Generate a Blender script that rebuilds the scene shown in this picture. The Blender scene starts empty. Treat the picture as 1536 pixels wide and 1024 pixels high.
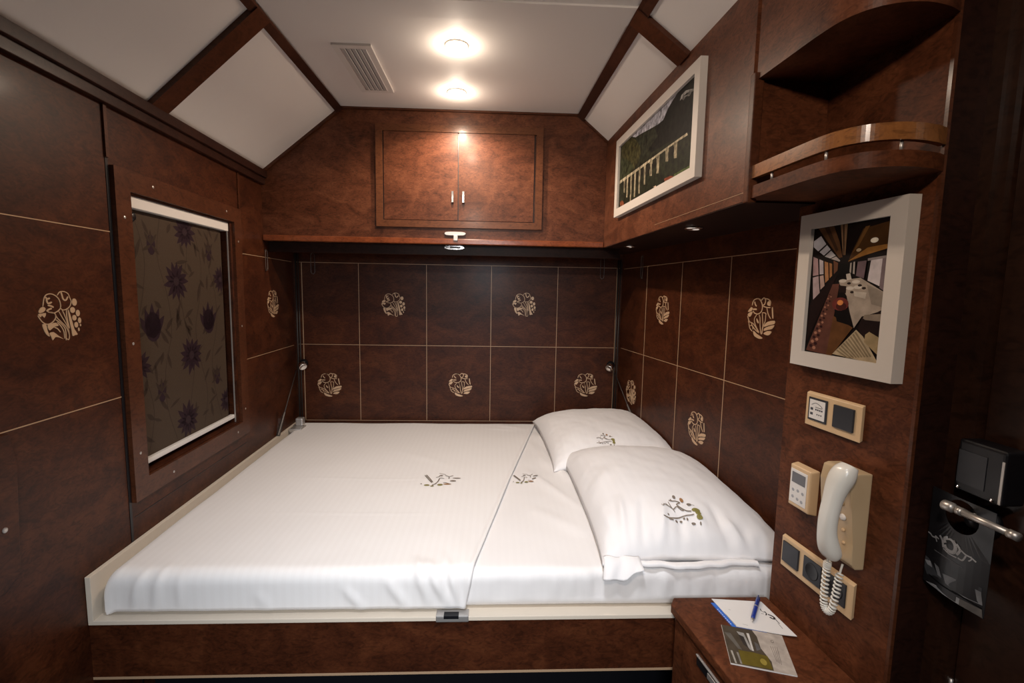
import bpy, bmesh, math, random
from mathutils import Vector, Matrix, noise
from mathutils.bvhtree import BVHTree
random.seed(7)
PI = math.pi
C = bpy.context.scene.collection
sc = bpy.context.scene

# ------------------------------------------------------------------ materials
def mat(name):
    m = bpy.data.materials.new(name); m.use_nodes = True
    return m, m.node_tree, m.node_tree.nodes['Principled BSDF']
def plain(name, col, rough=.5, metal=0, coat=0, emit=None, es=0, spec=.5, alpha=1):
    m, nt, b = mat(name)
    b.inputs['Base Color'].default_value = (*col, 1); b.inputs['Roughness'].default_value = rough
    b.inputs['Metallic'].default_value = metal; b.inputs['Coat Weight'].default_value = coat
    b.inputs['Specular IOR Level'].default_value = spec
    # a faint procedural variation of the roughness
    n = nt.nodes.new('ShaderNodeTexNoise'); n.inputs['Scale'].default_value = 35
    mr = nt.nodes.new('ShaderNodeMapRange'); mr.inputs['To Min'].default_value = max(0, rough-.05); mr.inputs['To Max'].default_value = min(1, rough+.07)
    tc = nt.nodes.new('ShaderNodeTexCoord'); nt.links.new(tc.outputs['Object'], n.inputs['Vector'])
    nt.links.new(n.outputs['Fac'], mr.inputs['Value']); nt.links.new(mr.outputs[0], b.inputs['Roughness'])
    if emit: b.inputs['Emission Color'].default_value = (*emit, 1); b.inputs['Emission Strength'].default_value = es
    return m
def wood(name, dark, mid, light, scale=5.0, rough=.3, coat=.35, stretch=(1, 1, 1), seed=0, spec=.24):
    m, nt, b = mat(name); N = nt.nodes; L = nt.links
    tc = N.new('ShaderNodeTexCoord'); mp = N.new('ShaderNodeMapping'); mp.inputs['Scale'].default_value = stretch
    mp.inputs['Location'].default_value = (seed*3.1, seed*1.7, seed*.9)
    L.new(tc.outputs['Object'], mp.inputs['Vector'])
    n1 = N.new('ShaderNodeTexNoise'); n1.inputs['Scale'].default_value = scale; n1.inputs['Detail'].default_value = 5
    n1.inputs['Roughness'].default_value = .55; n1.inputs['Distortion'].default_value = 1.2
    n2 = N.new('ShaderNodeTexNoise'); n2.inputs['Scale'].default_value = scale*5; n2.inputs['Detail'].default_value = 6
    n2.inputs['Roughness'].default_value = .65; n2.inputs['Distortion'].default_value = 2.5
    L.new(mp.outputs[0], n1.inputs['Vector']); L.new(mp.outputs[0], n2.inputs['Vector'])
    mx = N.new('ShaderNodeMix'); mx.data_type = 'FLOAT'; mx.inputs['Factor'].default_value = .42
    L.new(n1.outputs['Fac'], mx.inputs['A']); L.new(n2.outputs['Fac'], mx.inputs['B'])
    cr = N.new('ShaderNodeValToRGB'); e = cr.color_ramp.elements
    e[0].position = .36; e[0].color = (*dark, 1); e[1].position = .64; e[1].color = (*light, 1)
    k = cr.color_ramp.elements.new(.5); k.color = (*mid, 1)
    n3 = N.new('ShaderNodeTexNoise'); n3.inputs['Scale'].default_value = scale*2.6; n3.inputs['Detail'].default_value = 3; n3.inputs['Distortion'].default_value = 3.2
    mp3 = N.new('ShaderNodeMapping'); mp3.inputs['Scale'].default_value = (1, 1, 2.2); mp3.inputs['Location'].default_value = (seed+4, 2, seed)
    L.new(tc.outputs['Object'], mp3.inputs['Vector']); L.new(mp3.outputs[0], n3.inputs['Vector'])
    fl = N.new('ShaderNodeMapRange'); fl.inputs['From Min'].default_value = .36; fl.inputs['From Max'].default_value = .50
    fl.inputs['To Min'].default_value = .68; fl.inputs['To Max'].default_value = 1.0; L.new(n3.outputs['Fac'], fl.inputs['Value'])
    vm = N.new('ShaderNodeVectorMath'); vm.operation = 'SCALE'; L.new(cr.outputs['Color'], vm.inputs[0]); L.new(fl.outputs[0], vm.inputs['Scale'])
    L.new(mx.outputs[0], cr.inputs['Fac']); L.new(vm.outputs[0], b.inputs['Base Color'])
    b.inputs['Roughness'].default_value = rough; b.inputs['Coat Weight'].default_value = coat
    b.inputs['Coat Roughness'].default_value = .16; b.inputs['Specular IOR Level'].default_value = spec
    bp = N.new('ShaderNodeBump'); bp.inputs['Strength'].default_value = .03; bp.inputs['Distance'].default_value = .002
    L.new(n2.outputs['Fac'], bp.inputs['Height']); L.new(bp.outputs[0], b.inputs['Normal'])
    return m
def cloth(name, col, stripes=False, rough=.8, tint=(.985, .982, .98)):
    m, nt, b = mat(name); N = nt.nodes; L = nt.links
    tc = N.new('ShaderNodeTexCoord')
    w = N.new('ShaderNodeTexWave'); w.wave_type = 'BANDS'; w.bands_direction = 'X'
    w.inputs['Scale'].default_value = 13; w.inputs['Distortion'].default_value = .0
    cr = N.new('ShaderNodeValToRGB'); cr.color_ramp.elements[0].position = .46; cr.color_ramp.elements[1].position = .54
    c2 = tuple(a*t for a, t in zip(col, tint)) if stripes else tuple(a*.99 for a in col)
    cr.color_ramp.elements[0].color = (*c2, 1); cr.color_ramp.elements[1].color = (*col, 1)
    L.new(tc.outputs['Object'], w.inputs['Vector']); L.new(w.outputs['Fac'], cr.inputs['Fac']); L.new(cr.outputs['Color'], b.inputs['Base Color'])
    b.inputs['Roughness'].default_value = rough; b.inputs['Sheen Weight'].default_value = .15
    n = N.new('ShaderNodeTexNoise'); n.inputs['Scale'].default_value = 14; n.inputs['Detail'].default_value = 4
    L.new(tc.outputs['Object'], n.inputs['Vector'])
    bp = N.new('ShaderNodeBump'); bp.inputs['Strength'].default_value = .12; bp.inputs['Distance'].default_value = .01
    L.new(n.outputs['Fac'], bp.inputs['Height']); L.new(bp.outputs[0], b.inputs['Normal'])
    return m
def printmat(name, rough=.35, grain=60, amt=.35):
    m, nt, b = mat(name); N = nt.nodes; L = nt.links
    a = N.new('ShaderNodeVertexColor'); a.layer_name = 'ink'
    tc = N.new('ShaderNodeTexCoord'); n = N.new('ShaderNodeTexNoise'); n.inputs['Scale'].default_value = grain; n.inputs['Detail'].default_value = 5
    L.new(tc.outputs['Object'], n.inputs['Vector'])
    mr = N.new('ShaderNodeMapRange'); mr.inputs['From Min'].default_value = .3; mr.inputs['From Max'].default_value = .7
    mr.inputs['To Min'].default_value = 1-amt; mr.inputs['To Max'].default_value = 1+amt; L.new(n.outputs['Fac'], mr.inputs['Value'])
    mx = N.new('ShaderNodeVectorMath'); mx.operation = 'SCALE'; L.new(a.outputs['Color'], mx.inputs[0]); L.new(mr.outputs[0], mx.inputs['Scale'])
    L.new(mx.outputs[0], b.inputs['Base Color']); b.inputs['Roughness'].default_value = rough; b.inputs['Specular IOR Level'].default_value = .12
    return m

W_BRIGHT = wood('burl_cabinet', (.060, .0178, .0078), (.116, .0372, .0165), (.172, .0600, .0280), 8, .40, .07, (1, 1, 1.7))
W_PANEL = wood('burl_wall_panel_shaded', (.030, .0076, .0028), (.058, .0152, .0054), (.088, .0255, .0089), 7, .42, .05, (1, 1, 1.5), 2)  # cabinet burl made darker: the shade of the niche is put into the colour
W_PILLAR = wood('burl_pillar', (.056, .0158, .0062), (.099, .0295, .0112), (.148, .0465, .0182), 7, .5, .0, (1, 1, 1.5), 5, .14)
W_TRIM = wood('solid_trim_wood', (.060, .0180, .0072), (.080, .0245, .0098), (.102, .0330, .0140), 7, .38, .2, (1, 1, 1), 3)
W_FRAMEW = wood('cabinet_frame_wood', (.105, .036, .015), (.125, .044, .0185), (.15, .053, .0225), 7, .36, .1, (1, 1, 1), 3)
W_RIB = wood('dark_ceiling_rib', (.028, .010, .0065), (.038, .014, .009), (.05, .019, .012), 7, .34, .3, (1, 1, 1), 4)
W_ORANGE = wood('orange_lipping', (.17, .042, .014), (.22, .058, .02), (.27, .075, .026), 9, .28, .5, (1, 1, 1), 6)
W_RAIL = wood('golden_rail_wood', (.20, .075, .022), (.26, .10, .03), (.32, .13, .04), 9, .3, .5, (1, 1, 1), 8)
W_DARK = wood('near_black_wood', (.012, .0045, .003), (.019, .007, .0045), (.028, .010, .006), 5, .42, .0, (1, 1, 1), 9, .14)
W_DOOR = wood('dark_door_wood', (.018, .007, .004), (.027, .0105, .0055), (.038, .015, .008), 5, .4, .2, (1, 1, 1), 11)
M_CEIL = plain('satin_white_laminate', (.84, .795, .76), .60)
M_WHITE = plain('white_plastic', (.74, .70, .66), .4)
M_VENT = plain('vent_slat_grey', (.60, .57, .55), .4)
M_GOLD = plain('brass_inlay', (.62, .42, .26), .4, .2)
M_GOLD_LINE = plain('pale_inlay_line', (.50, .33, .20), .4, .2)
M_CHROME = plain('chrome', (.82, .80, .78), .14, 1)
M_STEEL = plain('brushed_steel', (.58, .55, .52), .38, .75)
M_GREYMETAL = plain('grey_post_metal', (.06, .05, .045), .4, .5)
M_LOOP = plain('loop_metal', (.14, .12, .11), .35, .6)
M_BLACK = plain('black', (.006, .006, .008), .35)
M_CREAM = plain('cream_paint', (.66, .57, .46), .4)
M_SHEET = cloth('striped_sheet_cotton', (.80, .765, .735), True)
M_LINEN = cloth('plain_white_cotton', (.78, .745, .72))
M_PILLOW = cloth('pillowcase_cotton', (.79, .76, .745))
M_BEIGE = plain('beige_switch_plastic', (.63, .43, .24), .38)
M_BEIGE2 = plain('tan_phone_plastic', (.50, .36, .21), .38)
M_IVORY = plain('ivory_handset', (.74, .70, .62), .22, 0, .3)
M_DARKPL = plain('charcoal_switch', (.022, .023, .028), .35)
M_SCREEN = plain('lcd_grey', (.12, .12, .13), .2)
M_PAPER = plain('white_paper', (.72, .68, .64), .6)
M_FRAME = plain('white_frame_paint', (.66, .61, .56), .4)
M_FRAME2 = plain('chalk_frame_paint', (.56, .50, .44), .45)
M_BLUE = plain('blue_plastic', (.012, .035, .24), .25, 0, .3)
M_BLUE2 = plain('blue_cover', (.03, .13, .50), .4)
M_THREAD = plain('taupe_thread', (.20, .16, .125), .6)
M_OLIVE = plain('olive_thread', (.22, .19, .05), .6)
M_BROWN = plain('brown_thread', (.33, .17, .07), .6)
M_LAMP = plain('lit_bulb', (1, .9, .75), .5, emit=(1, .80, .55), es=9)
M_TAG = plain('black_card', (.012, .012, .014), .3)
M_INK = plain('grey_ink', (.35, .35, .36), .5)
M_INKD = plain('dark_ink', (.05, .05, .06), .5)
M_FLOOR = plain('dark_carpet', (.012, .010, .012), .95)
M_PRINT = printmat('photo_print', .5, 55, .8)
M_PRINT2 = printmat('photo_print_fine', .45, 40, .2)
def blindmat():
    m, nt, b = mat('blind_damask'); N = nt.nodes; L = nt.links
    a = N.new('ShaderNodeVertexColor'); a.layer_name = 'ink'
    tc = N.new('ShaderNodeTexCoord'); w = N.new('ShaderNodeTexNoise'); w.inputs['Scale'].default_value = 300
    L.new(tc.outputs['Object'], w.inputs['Vector'])
    mr = N.new('ShaderNodeMapRange'); mr.inputs['To Min'].default_value = .8; mr.inputs['To Max'].default_value = 1.2; L.new(w.outputs['Fac'], mr.inputs['Value'])
    mx = N.new('ShaderNodeVectorMath'); mx.operation = 'SCALE'; L.new(a.outputs['Color'], mx.inputs[0]); L.new(mr.outputs[0], mx.inputs['Scale'])
    L.new(mx.outputs[0], b.inputs['Base Color']); b.inputs['Roughness'].default_value = .6; b.inputs['Specular IOR Level'].default_value = .15
    return m
M_BLIND = blindmat()

# ------------------------------------------------------------------ helpers
def empty(name, loc, label=None, cat=None, group=None, kind=None):
    o = bpy.data.objects.new(name, None); C.objects.link(o); o.location = loc; o.empty_display_size = .05
    if label: o['label'] = label
    if cat: o['category'] = cat
    if group: o['group'] = group
    if kind: o['kind'] = kind
    return o
def worldloc(p):
    l = Vector((0, 0, 0))
    while p: l += p.location; p = p.parent
    return l
def obj(name, bm, m, parent=None, F=None, smooth=False, bevel=0, bseg=2, label=None, cat=None, kind=None, group=None, recalc=True, mats=None):
    if bevel:
        bmesh.ops.bevel(bm, geom=bm.edges[:], offset=bevel, segments=bseg, affect='EDGES', profile=.6, clamp_overlap=True)
    if F:
        for v in bm.verts: v.co = F(*v.co)
    if recalc: bmesh.ops.recalc_face_normals(bm, faces=bm.faces[:])
    if parent: base = worldloc(parent)
    else:
        mn = [min(v.co[i] for v in bm.verts) for i in range(3)]; mx = [max(v.co[i] for v in bm.verts) for i in range(3)]
        base = Vector(((mn[0]+mx[0])/2, (mn[1]+mx[1])/2, mn[2]))
    org = base.copy()
    if parent:
        mn = [min(v.co[i] for v in bm.verts) for i in range(3)]; mx = [max(v.co[i] for v in bm.verts) for i in range(3)]
        org = Vector([(a+b)/2 for a, b in zip(mn, mx)])
    for v in bm.verts: v.co -= org
    me = bpy.data.meshes.new(name); bm.to_mesh(me); bm.free()
    for mm in (mats or [m]): me.materials.append(mm)
    if smooth:
        for p in me.polygons: p.use_smooth = True
    o = bpy.data.objects.new(name, me); C.objects.link(o)
    if parent: o.parent = parent; o.location = org-base
    else: o.location = org
    if label: o['label'] = label
    if cat: o['category'] = cat
    if kind: o['kind'] = kind
    if group: o['group'] = group
    return o
def B(*boxes):
    bm = bmesh.new()
    for b in boxes: addbox(bm, *b)
    return bm
def addbox(bm, x0, x1, y0, y1, z0, z1):
    vs = [bm.verts.new((x, y, z)) for x in (x0, x1) for y in (y0, y1) for z in (z0, z1)]
    for f in ((0, 1, 3, 2), (4, 6, 7, 5), (0, 4, 5, 1), (2, 3, 7, 6), (0, 2, 6, 4), (1, 5, 7, 3)): bm.faces.new([vs[i] for i in f])
    return vs
def catmull(pts, n=6, closed=False):
    P = [Vector(p) for p in pts]; out = []; N = len(P)
    rng = range(N) if closed else range(N-1)
    for i in rng:
        if closed: a, b, c, d = P[i-1], P[i], P[(i+1) % N], P[(i+2) % N]
        else: a, b, c, d = P[max(i-1, 0)], P[i], P[i+1], P[min(i+2, N-1)]
        for k in range(n):
            t = k/n
            out.append(.5*((2*b)+(c-a)*t+(2*a-5*b+4*c-d)*t*t+(3*b-a-3*c+d)*t*t*t))
    if not closed: out.append(P[-1])
    return out
def tube(bm, pts, r, seg=10, closed=False, cap=True):
    pts = [Vector(p) for p in pts]; n = len(pts); rr = r if isinstance(r, (list, tuple)) else [r]*n
    rings = []; up = None
    for i, p in enumerate(pts):
        if closed: t = pts[(i+1) % n]-pts[i-1]
        else: t = pts[min(i+1, n-1)]-pts[max(i-1, 0)]
        t.normalize()
        if up is None: up = t.orthogonal().normalized()
        up = (up-t*up.dot(t)); up = up.normalized() if up.length > 1e-6 else t.orthogonal().normalized()
        s = t.cross(up)
        rings.append([bm.verts.new(p+(up*math.cos(2*PI*k/seg)+s*math.sin(2*PI*k/seg))*rr[i]) for k in range(seg)])
    for i in range(n if closed else n-1):
        a, b = rings[i], rings[(i+1) % n]
        for k in range(seg): bm.faces.new((a[k], a[(k+1) % seg], b[(k+1) % seg], b[k]))
    if cap and not closed: bm.faces.new(rings[0][::-1]); bm.faces.new(rings[-1])
def lathe(bm, o, axis, prof, seg=24, cap=True):
    """prof: (distance along axis, radius)"""
    ax = Vector(axis).normalized(); u = ax.orthogonal().normalized(); w = ax.cross(u); o = Vector(o)
    rings = [[bm.verts.new(o+ax*d+(u*math.cos(2*PI*k/seg)+w*math.sin(2*PI*k/seg))*max(r, 1e-4)) for k in range(seg)] for d, r in prof]
    for a, b in zip(rings, rings[1:]):
        for k in range(seg): bm.faces.new((a[k], a[(k+1) % seg], b[(k+1) % seg], b[k]))
    if cap: bm.faces.new(rings[0][::-1]); bm.faces.new(rings[-1])
def prism(bm, poly, z0, z1):
    a = [bm.verts.new((*p[:2], z0)) for p in poly]; b = [bm.verts.new((*p[:2], z1)) for p in poly]; n = len(poly)
    bm.faces.new(a[::-1]); bm.faces.new(b)
    for i in range(n): bm.faces.new((a[i], a[(i+1) % n], b[(i+1) % n], b[i]))
def lin(rgb): return tuple(((c/255+.055)/1.055)**2.4 if c > 10 else c/255/12.92 for c in rgb)
class Ink:
    """flat coloured print built of stacked polygons in (u, v) 0..1, thickness 0.1 mm steps"""
    def __init__(s, w, h): s.bm = bmesh.new(); s.cl = s.bm.loops.layers.float_color.new('ink'); s.w = w; s.h = h; s.k = 0; s.last = None
    def poly(s, col, pts, smooth=0):
        if smooth: pts = [tuple(p) for p in catmull([(*p, 0) for p in pts], smooth, True)]
        if col != s.last: s.k += 1; s.last = col
        d = s.k*.00003
        f = s.bm.faces.new([s.bm.verts.new((p[0]*s.w, p[1]*s.h, d)) for p in pts])
        c = (*lin(col), 1)
        for l in f.loops: l[s.cl] = c
    def ell(s, col, x, y, rx, ry, n=14): s.poly(col, [(x+rx*math.cos(2*PI*i/n), y+ry*math.sin(2*PI*i/n)) for i in range(n)])
def quadmap(TL, TR, BR, BL):
    def f(x, y):
        u = v = .5
        for _ in range(12):
            L_ = (BL[0]+(TL[0]-BL[0])*v); R_ = (BR[0]+(TR[0]-BR[0])*v); u = (x-L_)/(R_-L_)
            b = BL[1]+(BR[1]-BL[1])*u; t = TL[1]+(TR[1]-TL[1])*u; v = (y-b)/(t-b)
        return (min(1, max(0, u)), min(1, max(0, v)))
    return f

# planes of the compartment: (along, height, out into the room) -> world
D = 2.8
def xl(y): return -1.156+.0434*(D-y)
def xr(y): return .7702+.1146*(D-y)
def xu(y): return .5426+.0494*(D-y)
def xp(y): return .80+.1*(1.2-y)
def F_L(a, h, d): return Vector((xl(a)+d, a, h))
def F_R(a, h, d): return Vector((xr(a)-d, a, h))
def F_U(a, h, d): return Vector((xu(a)-d, a, h))
def F_P(a, h, d): return Vector((xp(a)-d, a, h))
def F_B(a, h, d): return Vector((a, D-d, h))
YC = 2.4154
def F_C(a, h, d): return Vector((a, YC-d, h))
ZU = 1.735; ZC = 2.38

# ------------------------------------------------------------------ camera
yaw, pit, rol = .0425, .1044, .017
def cam_dir(x, y, z):
    y, z = math.cos(pit)*y+math.sin(pit)*z, -math.sin(pit)*y+math.cos(pit)*z
    return Vector((math.cos(yaw)*x+math.sin(yaw)*y, -math.sin(yaw)*x+math.cos(yaw)*y, z))
rt = cam_dir(math.cos(rol), 0, math.sin(rol)); up_ = cam_dir(-math.sin(rol), 0, math.cos(rol)); fw = cam_dir(0, 1, 0)
cam = bpy.data.cameras.new('camera'); co = bpy.data.objects.new('camera', cam); C.objects.link(co)
mw = Matrix.Identity(4)
for i in range(3): mw[i][0] = rt[i]; mw[i][1] = up_[i]; mw[i][2] = -fw[i]
mw[2][3] = 1.5
co.matrix_world = mw
cam.sensor_width = 36; cam.lens = 704.24/1536*36; cam.clip_start = .02
sc.camera = co

# ------------------------------------------------------------------ the motif (inlay and embroidery)
MA = dict(c=(480, 530), r=(345, 405), s=[
 (14, [(225, 365), (255, 230), (300, 180), (370, 172), (440, 210), (485, 280), (490, 400), (400, 470), (320, 460), (270, 430)]),
 (24, [(275, 215), (295, 250), (340, 235)]), (26, [(285, 250), (305, 320), (365, 300)]), (24, [(300, 350), (345, 360), (385, 385)]), (24, [(280, 430), (320, 410), (355, 400)]),
 (13, [(455, 195), (500, 140), (570, 135), (630, 170), (655, 240), (672, 300), (640, 380), (580, 425), (520, 430), (490, 400)]),
 (24, [(515, 135), (530, 190), (545, 255), (585, 275), (625, 215)]),
 (14, [(140, 500), (170, 560), (200, 605), (250, 640), (310, 640), (370, 600), (405, 545), (400, 490), (350, 462), (300, 460)]),
 (12, [(400, 490), (430, 560), (500, 640), (560, 720), (600, 850), (580, 925), (550, 900)]),
 (12, [(460, 450), (500, 540), (550, 640), (590, 740), (600, 850)]), (12, [(510, 420), (540, 500), (570, 600), (590, 720), (600, 850)]),
 (14, [(585, 430), (580, 520), (590, 620), (610, 740)]), (14, [(400, 580), (470, 640), (530, 720), (545, 800), (540, 930)]),
 (14, [(420, 620), (480, 700), (515, 790), (520, 900)]), (16, [(370, 700), (420, 730), (460, 790)])],
 f=[[(155, 450), (180, 395), (230, 370), (262, 400), (240, 440), (185, 465)], [(145, 480), (200, 475), (262, 470), (235, 540), (200, 500), (180, 530)],
 [(195, 640), (250, 650), (262, 740), (290, 840), (240, 800), (205, 710)], [(270, 660), (340, 640), (400, 630), (440, 680), (380, 690), (320, 730), (290, 740)],
 [(608, 420), (640, 520), (665, 640), (690, 760), (738, 850), (690, 860), (650, 870), (640, 760), (615, 600)],
 [(290, 790), (350, 775), (420, 840), (500, 905), (430, 870), (370, 860), (330, 905), (310, 840)]],
 e=[(725, 310, 42, 62), (685, 440, 42, 50), (770, 495, 35, 56), (705, 570, 36, 48), (790, 620, 28, 50), (728, 690, 32, 48), (765, 770, 13, 32), (800, 700, 11, 22)])
MB_ = dict(c=(405, 540), r=(240, 368), s=[
 (15, [(245, 320), (270, 225), (345, 195), (400, 250), (425, 330), (415, 420), (360, 470), (300, 460), (265, 420)]),
 (15, [(390, 240), (440, 178), (472, 220), (460, 290), (430, 310)]), (16, [(465, 190), (520, 205), (555, 250), (548, 320)]),
 (14, [(430, 325), (500, 345), (560, 345)]), (13, [(500, 345), (520, 430), (545, 490), (578, 540)]), (22, [(590, 335), (600, 440), (612, 530)]),
 (20, [(285, 250), (300, 300), (325, 335)]), (24, [(262, 390), (300, 388), (330, 390)]), (14, [(330, 195), (380, 210), (400, 250)]),
 (12, [(340, 480), (300, 570), (330, 680), (400, 800)]), (14, [(380, 480), (400, 560), (410, 680), (430, 820)]),
 (12, [(430, 440), (445, 560), (455, 680), (440, 830)]), (12, [(490, 460), (490, 580), (460, 700), (450, 820)]), (12, [(430, 440), (480, 445), (500, 470)]),
 (12, [(200, 620), (280, 650), (340, 720), (395, 810)]), (12, [(205, 640), (230, 740), (280, 795)]), (12, [(250, 650), (300, 730), (380, 800)]), (10, [(230, 700), (270, 690), (290, 760)]),
 (16, [(175, 520), (195, 580), (210, 640)])],
 f=[[(490, 640), (540, 590), (640, 565), (642, 620), (560, 650), (478, 690)], [(490, 710), (560, 670), (642, 640), (610, 710), (540, 735), (478, 760)],
 [(490, 790), (540, 755), (605, 757), (580, 810), (540, 832), (480, 815)], [(300, 780), (360, 830), (465, 890), (410, 912), (330, 880), (302, 830)],
 [(175, 440), (230, 355), (258, 375), (235, 430)], [(175, 490), (215, 450), (262, 440), (230, 520), (200, 530)], [(340, 550), (380, 610), (375, 640), (345, 600)], [(380, 480), (405, 540), (395, 560)]],
 e=[(532, 275, 30, 42), (205, 620, 14, 26)])
MC = dict(c=(390, 490), r=(345, 345), s=[
 (20, [(50, 755), (230, 725), (400, 660), (600, 630)]), (22, [(570, 562), (480, 550), (380, 480), (350, 430), (410, 380), (350, 350), (290, 350), (230, 340)]),
 (18, [(380, 480), (320, 490), (270, 540), (200, 490), (110, 470)]), (20, [(350, 480), (400, 540), (445, 555)]), (12, [(210, 380), (240, 500), (285, 600)]),
 (14, [(150, 440), (180, 470), (190, 500)]), (14, [(70, 490), (100, 520), (120, 470)]), (14, [(265, 300), (275, 330), (290, 350)]), (10, [(610, 400), (660, 430)])],
 f=[], e=[(345, 240, 28, 50), (570, 400, 42, 32), (550, 780, 38, 20), (665, 790, 15, 26), (185, 757, 42, 14), (270, 765, 22, 20), (350, 745, 24, 20), (412, 700, 20, 20), (462, 715, 16, 26), (150, 680, 16, 18)],
 o=[(650, 545, 72, 48), (672, 610, 50, 40), (675, 690, 52, 52)], b=[(462, 310, 34, 58)])
MD = dict(c=(320, 210), r=(215, 92), s=[
 (10, [(120, 150), (170, 195), (228, 245)]), (10, [(135, 145), (185, 190), (236, 238)]), (9, [(255, 178), (285, 168), (300, 150), (330, 156)]), (7, [(278, 125), (320, 134), (358, 141)]),
 (9, [(350, 150), (400, 166), (445, 154)]), (8, [(395, 172), (405, 182), (400, 196)]), (10, [(350, 192), (315, 186), (298, 195), (285, 235), (235, 280)]), (9, [(280, 250), (260, 262), (235, 266)]), (8, [(350, 240), (380, 242), (440, 260)])],
 f=[], e=[(490, 187, 48, 7), (455, 220, 36, 9), (115, 257, 9, 5), (312, 155, 14, 8)], o=[(180, 272, 32, 9), (322, 266, 32, 11), (240, 282, 20, 7)], b=[(398, 258, 45, 8)])
def motif_bm(M, keys=('s', 'f', 'e'), R=1.0, thick=None, sub=3, minw=0):
    bm = bmesh.new(); cx, cy = M['c']; rx, ry = M['r']
    def nrm(p): return Vector(((p[0]-cx)/rx*R, -(p[1]-cy)/ry*R, 0))
    def solid(poly):
        a = [bm.verts.new(p) for p in poly]
        try: bm.faces.new(a)
        except ValueError: pass
    if 's' in keys:
        for w, pts in M['s']:
            P = catmull([nrm(p) for p in pts], sub); hw = max(w/(rx+ry)*R, minw)
            pr = None
            for i, p in enumerate(P):
                t = (P[min(i+1, len(P)-1)]-P[max(i-1, 0)]).normalized(); nn = Vector((-t.y, t.x, 0))
                k = hw*(1 if 0 < i < len(P)-1 else .5)
                q = (bm.verts.new(p+nn*k), bm.verts.new(p-nn*k))
                if pr: bm.faces.new((pr[0], pr[1], q[1], q[0]))
                pr = q
    if 'f' in keys:
        for pts in M['f']: solid(catmull([nrm(p) for p in pts], 2, True))
    for kk in ('e', 'o', 'b'):
        if kk in keys:
            for x, y, a, b in M.get(kk, []): solid([nrm((x+a*math.cos(2*PI*i/10), y+b*math.sin(2*PI*i/10))) for i in range(10)])
    return bm
def inlay(parent, F, a, h, R, M, flip=1):
    bm = motif_bm(M, R=R)
    for v in bm.verts: v.co = Vector((a+v.co.x*flip, h+v.co.y, .0012))
    r = bmesh.ops.extrude_face_region(bm, geom=bm.faces[:])
    for v in [g for g in r['geom'] if isinstance(g, bmesh.types.BMVert)]: v.co.z -= .0011
    return obj('inlay_medallion', bm, M_GOLD, parent, F, label='round gold inlay of tulips and leaves')

# ------------------------------------------------------------------ setting: floor, walls
YF = -0.95
obj('floor', B((-1.35, 1.35, YF-.1, 2.9, -.05, 0)), M_FLOOR, kind='structure')
wl = empty('wall_left', (-1.1, 1.2, 0), kind='structure')
yo0, yo1, zo0, zo1 = 1.487, 2.093, .905, 1.775
obj('panelling', B((YF, yo0, 0, 2.45, -.05, 0), (yo1, D, 0, 2.45, -.05, 0), (yo0, yo1, 0, zo0, -.05, 0), (yo0, yo1, zo1, 2.45, -.05, 0), (yo0-.02, yo1+.02, zo0-.02, zo1+.02, -.07, -.052)), W_PANEL, wl, F_L)
ln = B((YF, 1.418, 1.6515, 1.654, 0, .0012), (YF, 1.418, 1.171, 1.1735, 0, .0012), (2.19, 2.77, 1.6515, 1.654, 0, .0012), (2.19, 2.77, 1.171, 1.1735, 0, .0012))
obj('inlay_lines', ln, M_GOLD_LINE, wl, F_L, label='thin pale inlay lines')
obj('panel_seam', B((1.412, 1.422, .70, 1.86, 0, .0015), (1.416, 1.42, .0, .70, 0, .0015)), M_BLACK, wl, F_L, label='dark gap between wall panels')
obj('seam_strip', B((1.412, 1.424, 1.86, 2.003, 0, .006), (2.166, 2.176, 1.85, 2.003, 0, .006)), W_TRIM, wl, F_L)
inlay(wl, F_L, 1.228, 1.421, .063, MA, 1); inlay(wl, F_L, 2.50, 1.42, .070, MB_, 1)

wb = empty('wall_back', (-.19, D, 0), kind='structure')
obj('panelling', B((-1.35, 1.0, 0, 2.45, -.05, 0)), W_PANEL, wb, F_B)
XS = (-.784, -.3897, -.0087, .3856)
ln = bmesh.new()
for h in (1.653, 1.1752, .7176): addbox(ln, xl(D)+.01, xr(D)-.01, h-.0013, h+.0013, 0, .0012)
for x in XS: addbox(ln, x-.0013, x+.0013, .7176, 1.653, 0, .0012)
addbox(ln, -1.112, -1.108, .7176, 1.653, 0, .0012); addbox(ln, .738, .742, .7176, 1.653, 0, .0012)
obj('inlay_lines', ln, M_GOLD_LINE, wb, F_B, label='grid of thin pale inlay lines')
for x, h, M in ((-.584, 1.415, MA), (.187, 1.427, MA), (-.967, .933, MB_), (-.19, .94, MB_), (.571, .946, MB_)): inlay(wb, F_B, x, h, .071, M)

wr = empty('wall_right', (.85, 2, 0), kind='structure')
obj('panelling', B((1.225, D, 0, ZU, -.05, 0)), W_PANEL, wr, F_R)
ln = bmesh.new()
for h in (1.6475, 1.178): addbox(ln, 1.23, 2.77, h-.0013, h+.0013, 0, .0012)
for y in (2.455, 2.098, 1.742): addbox(ln, y-.0013, y+.0013, .70, 1.6475, 0, .0012)
obj('inlay_lines', ln, M_GOLD_LINE, wr, F_R, label='grid of thin pale inlay lines')
for y, h, M in ((2.27, 1.426, MB_), (1.562, 1.427, MB_), (2.60, .946, MA), (1.912, .938, MB_)): inlay(wr, F_R, y, h, .070, M, -1)

obj('wall_front', B((-1.35, 1.35, YF-.05, YF, 0, 2.45)), W_DARK, kind='structure')
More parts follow.
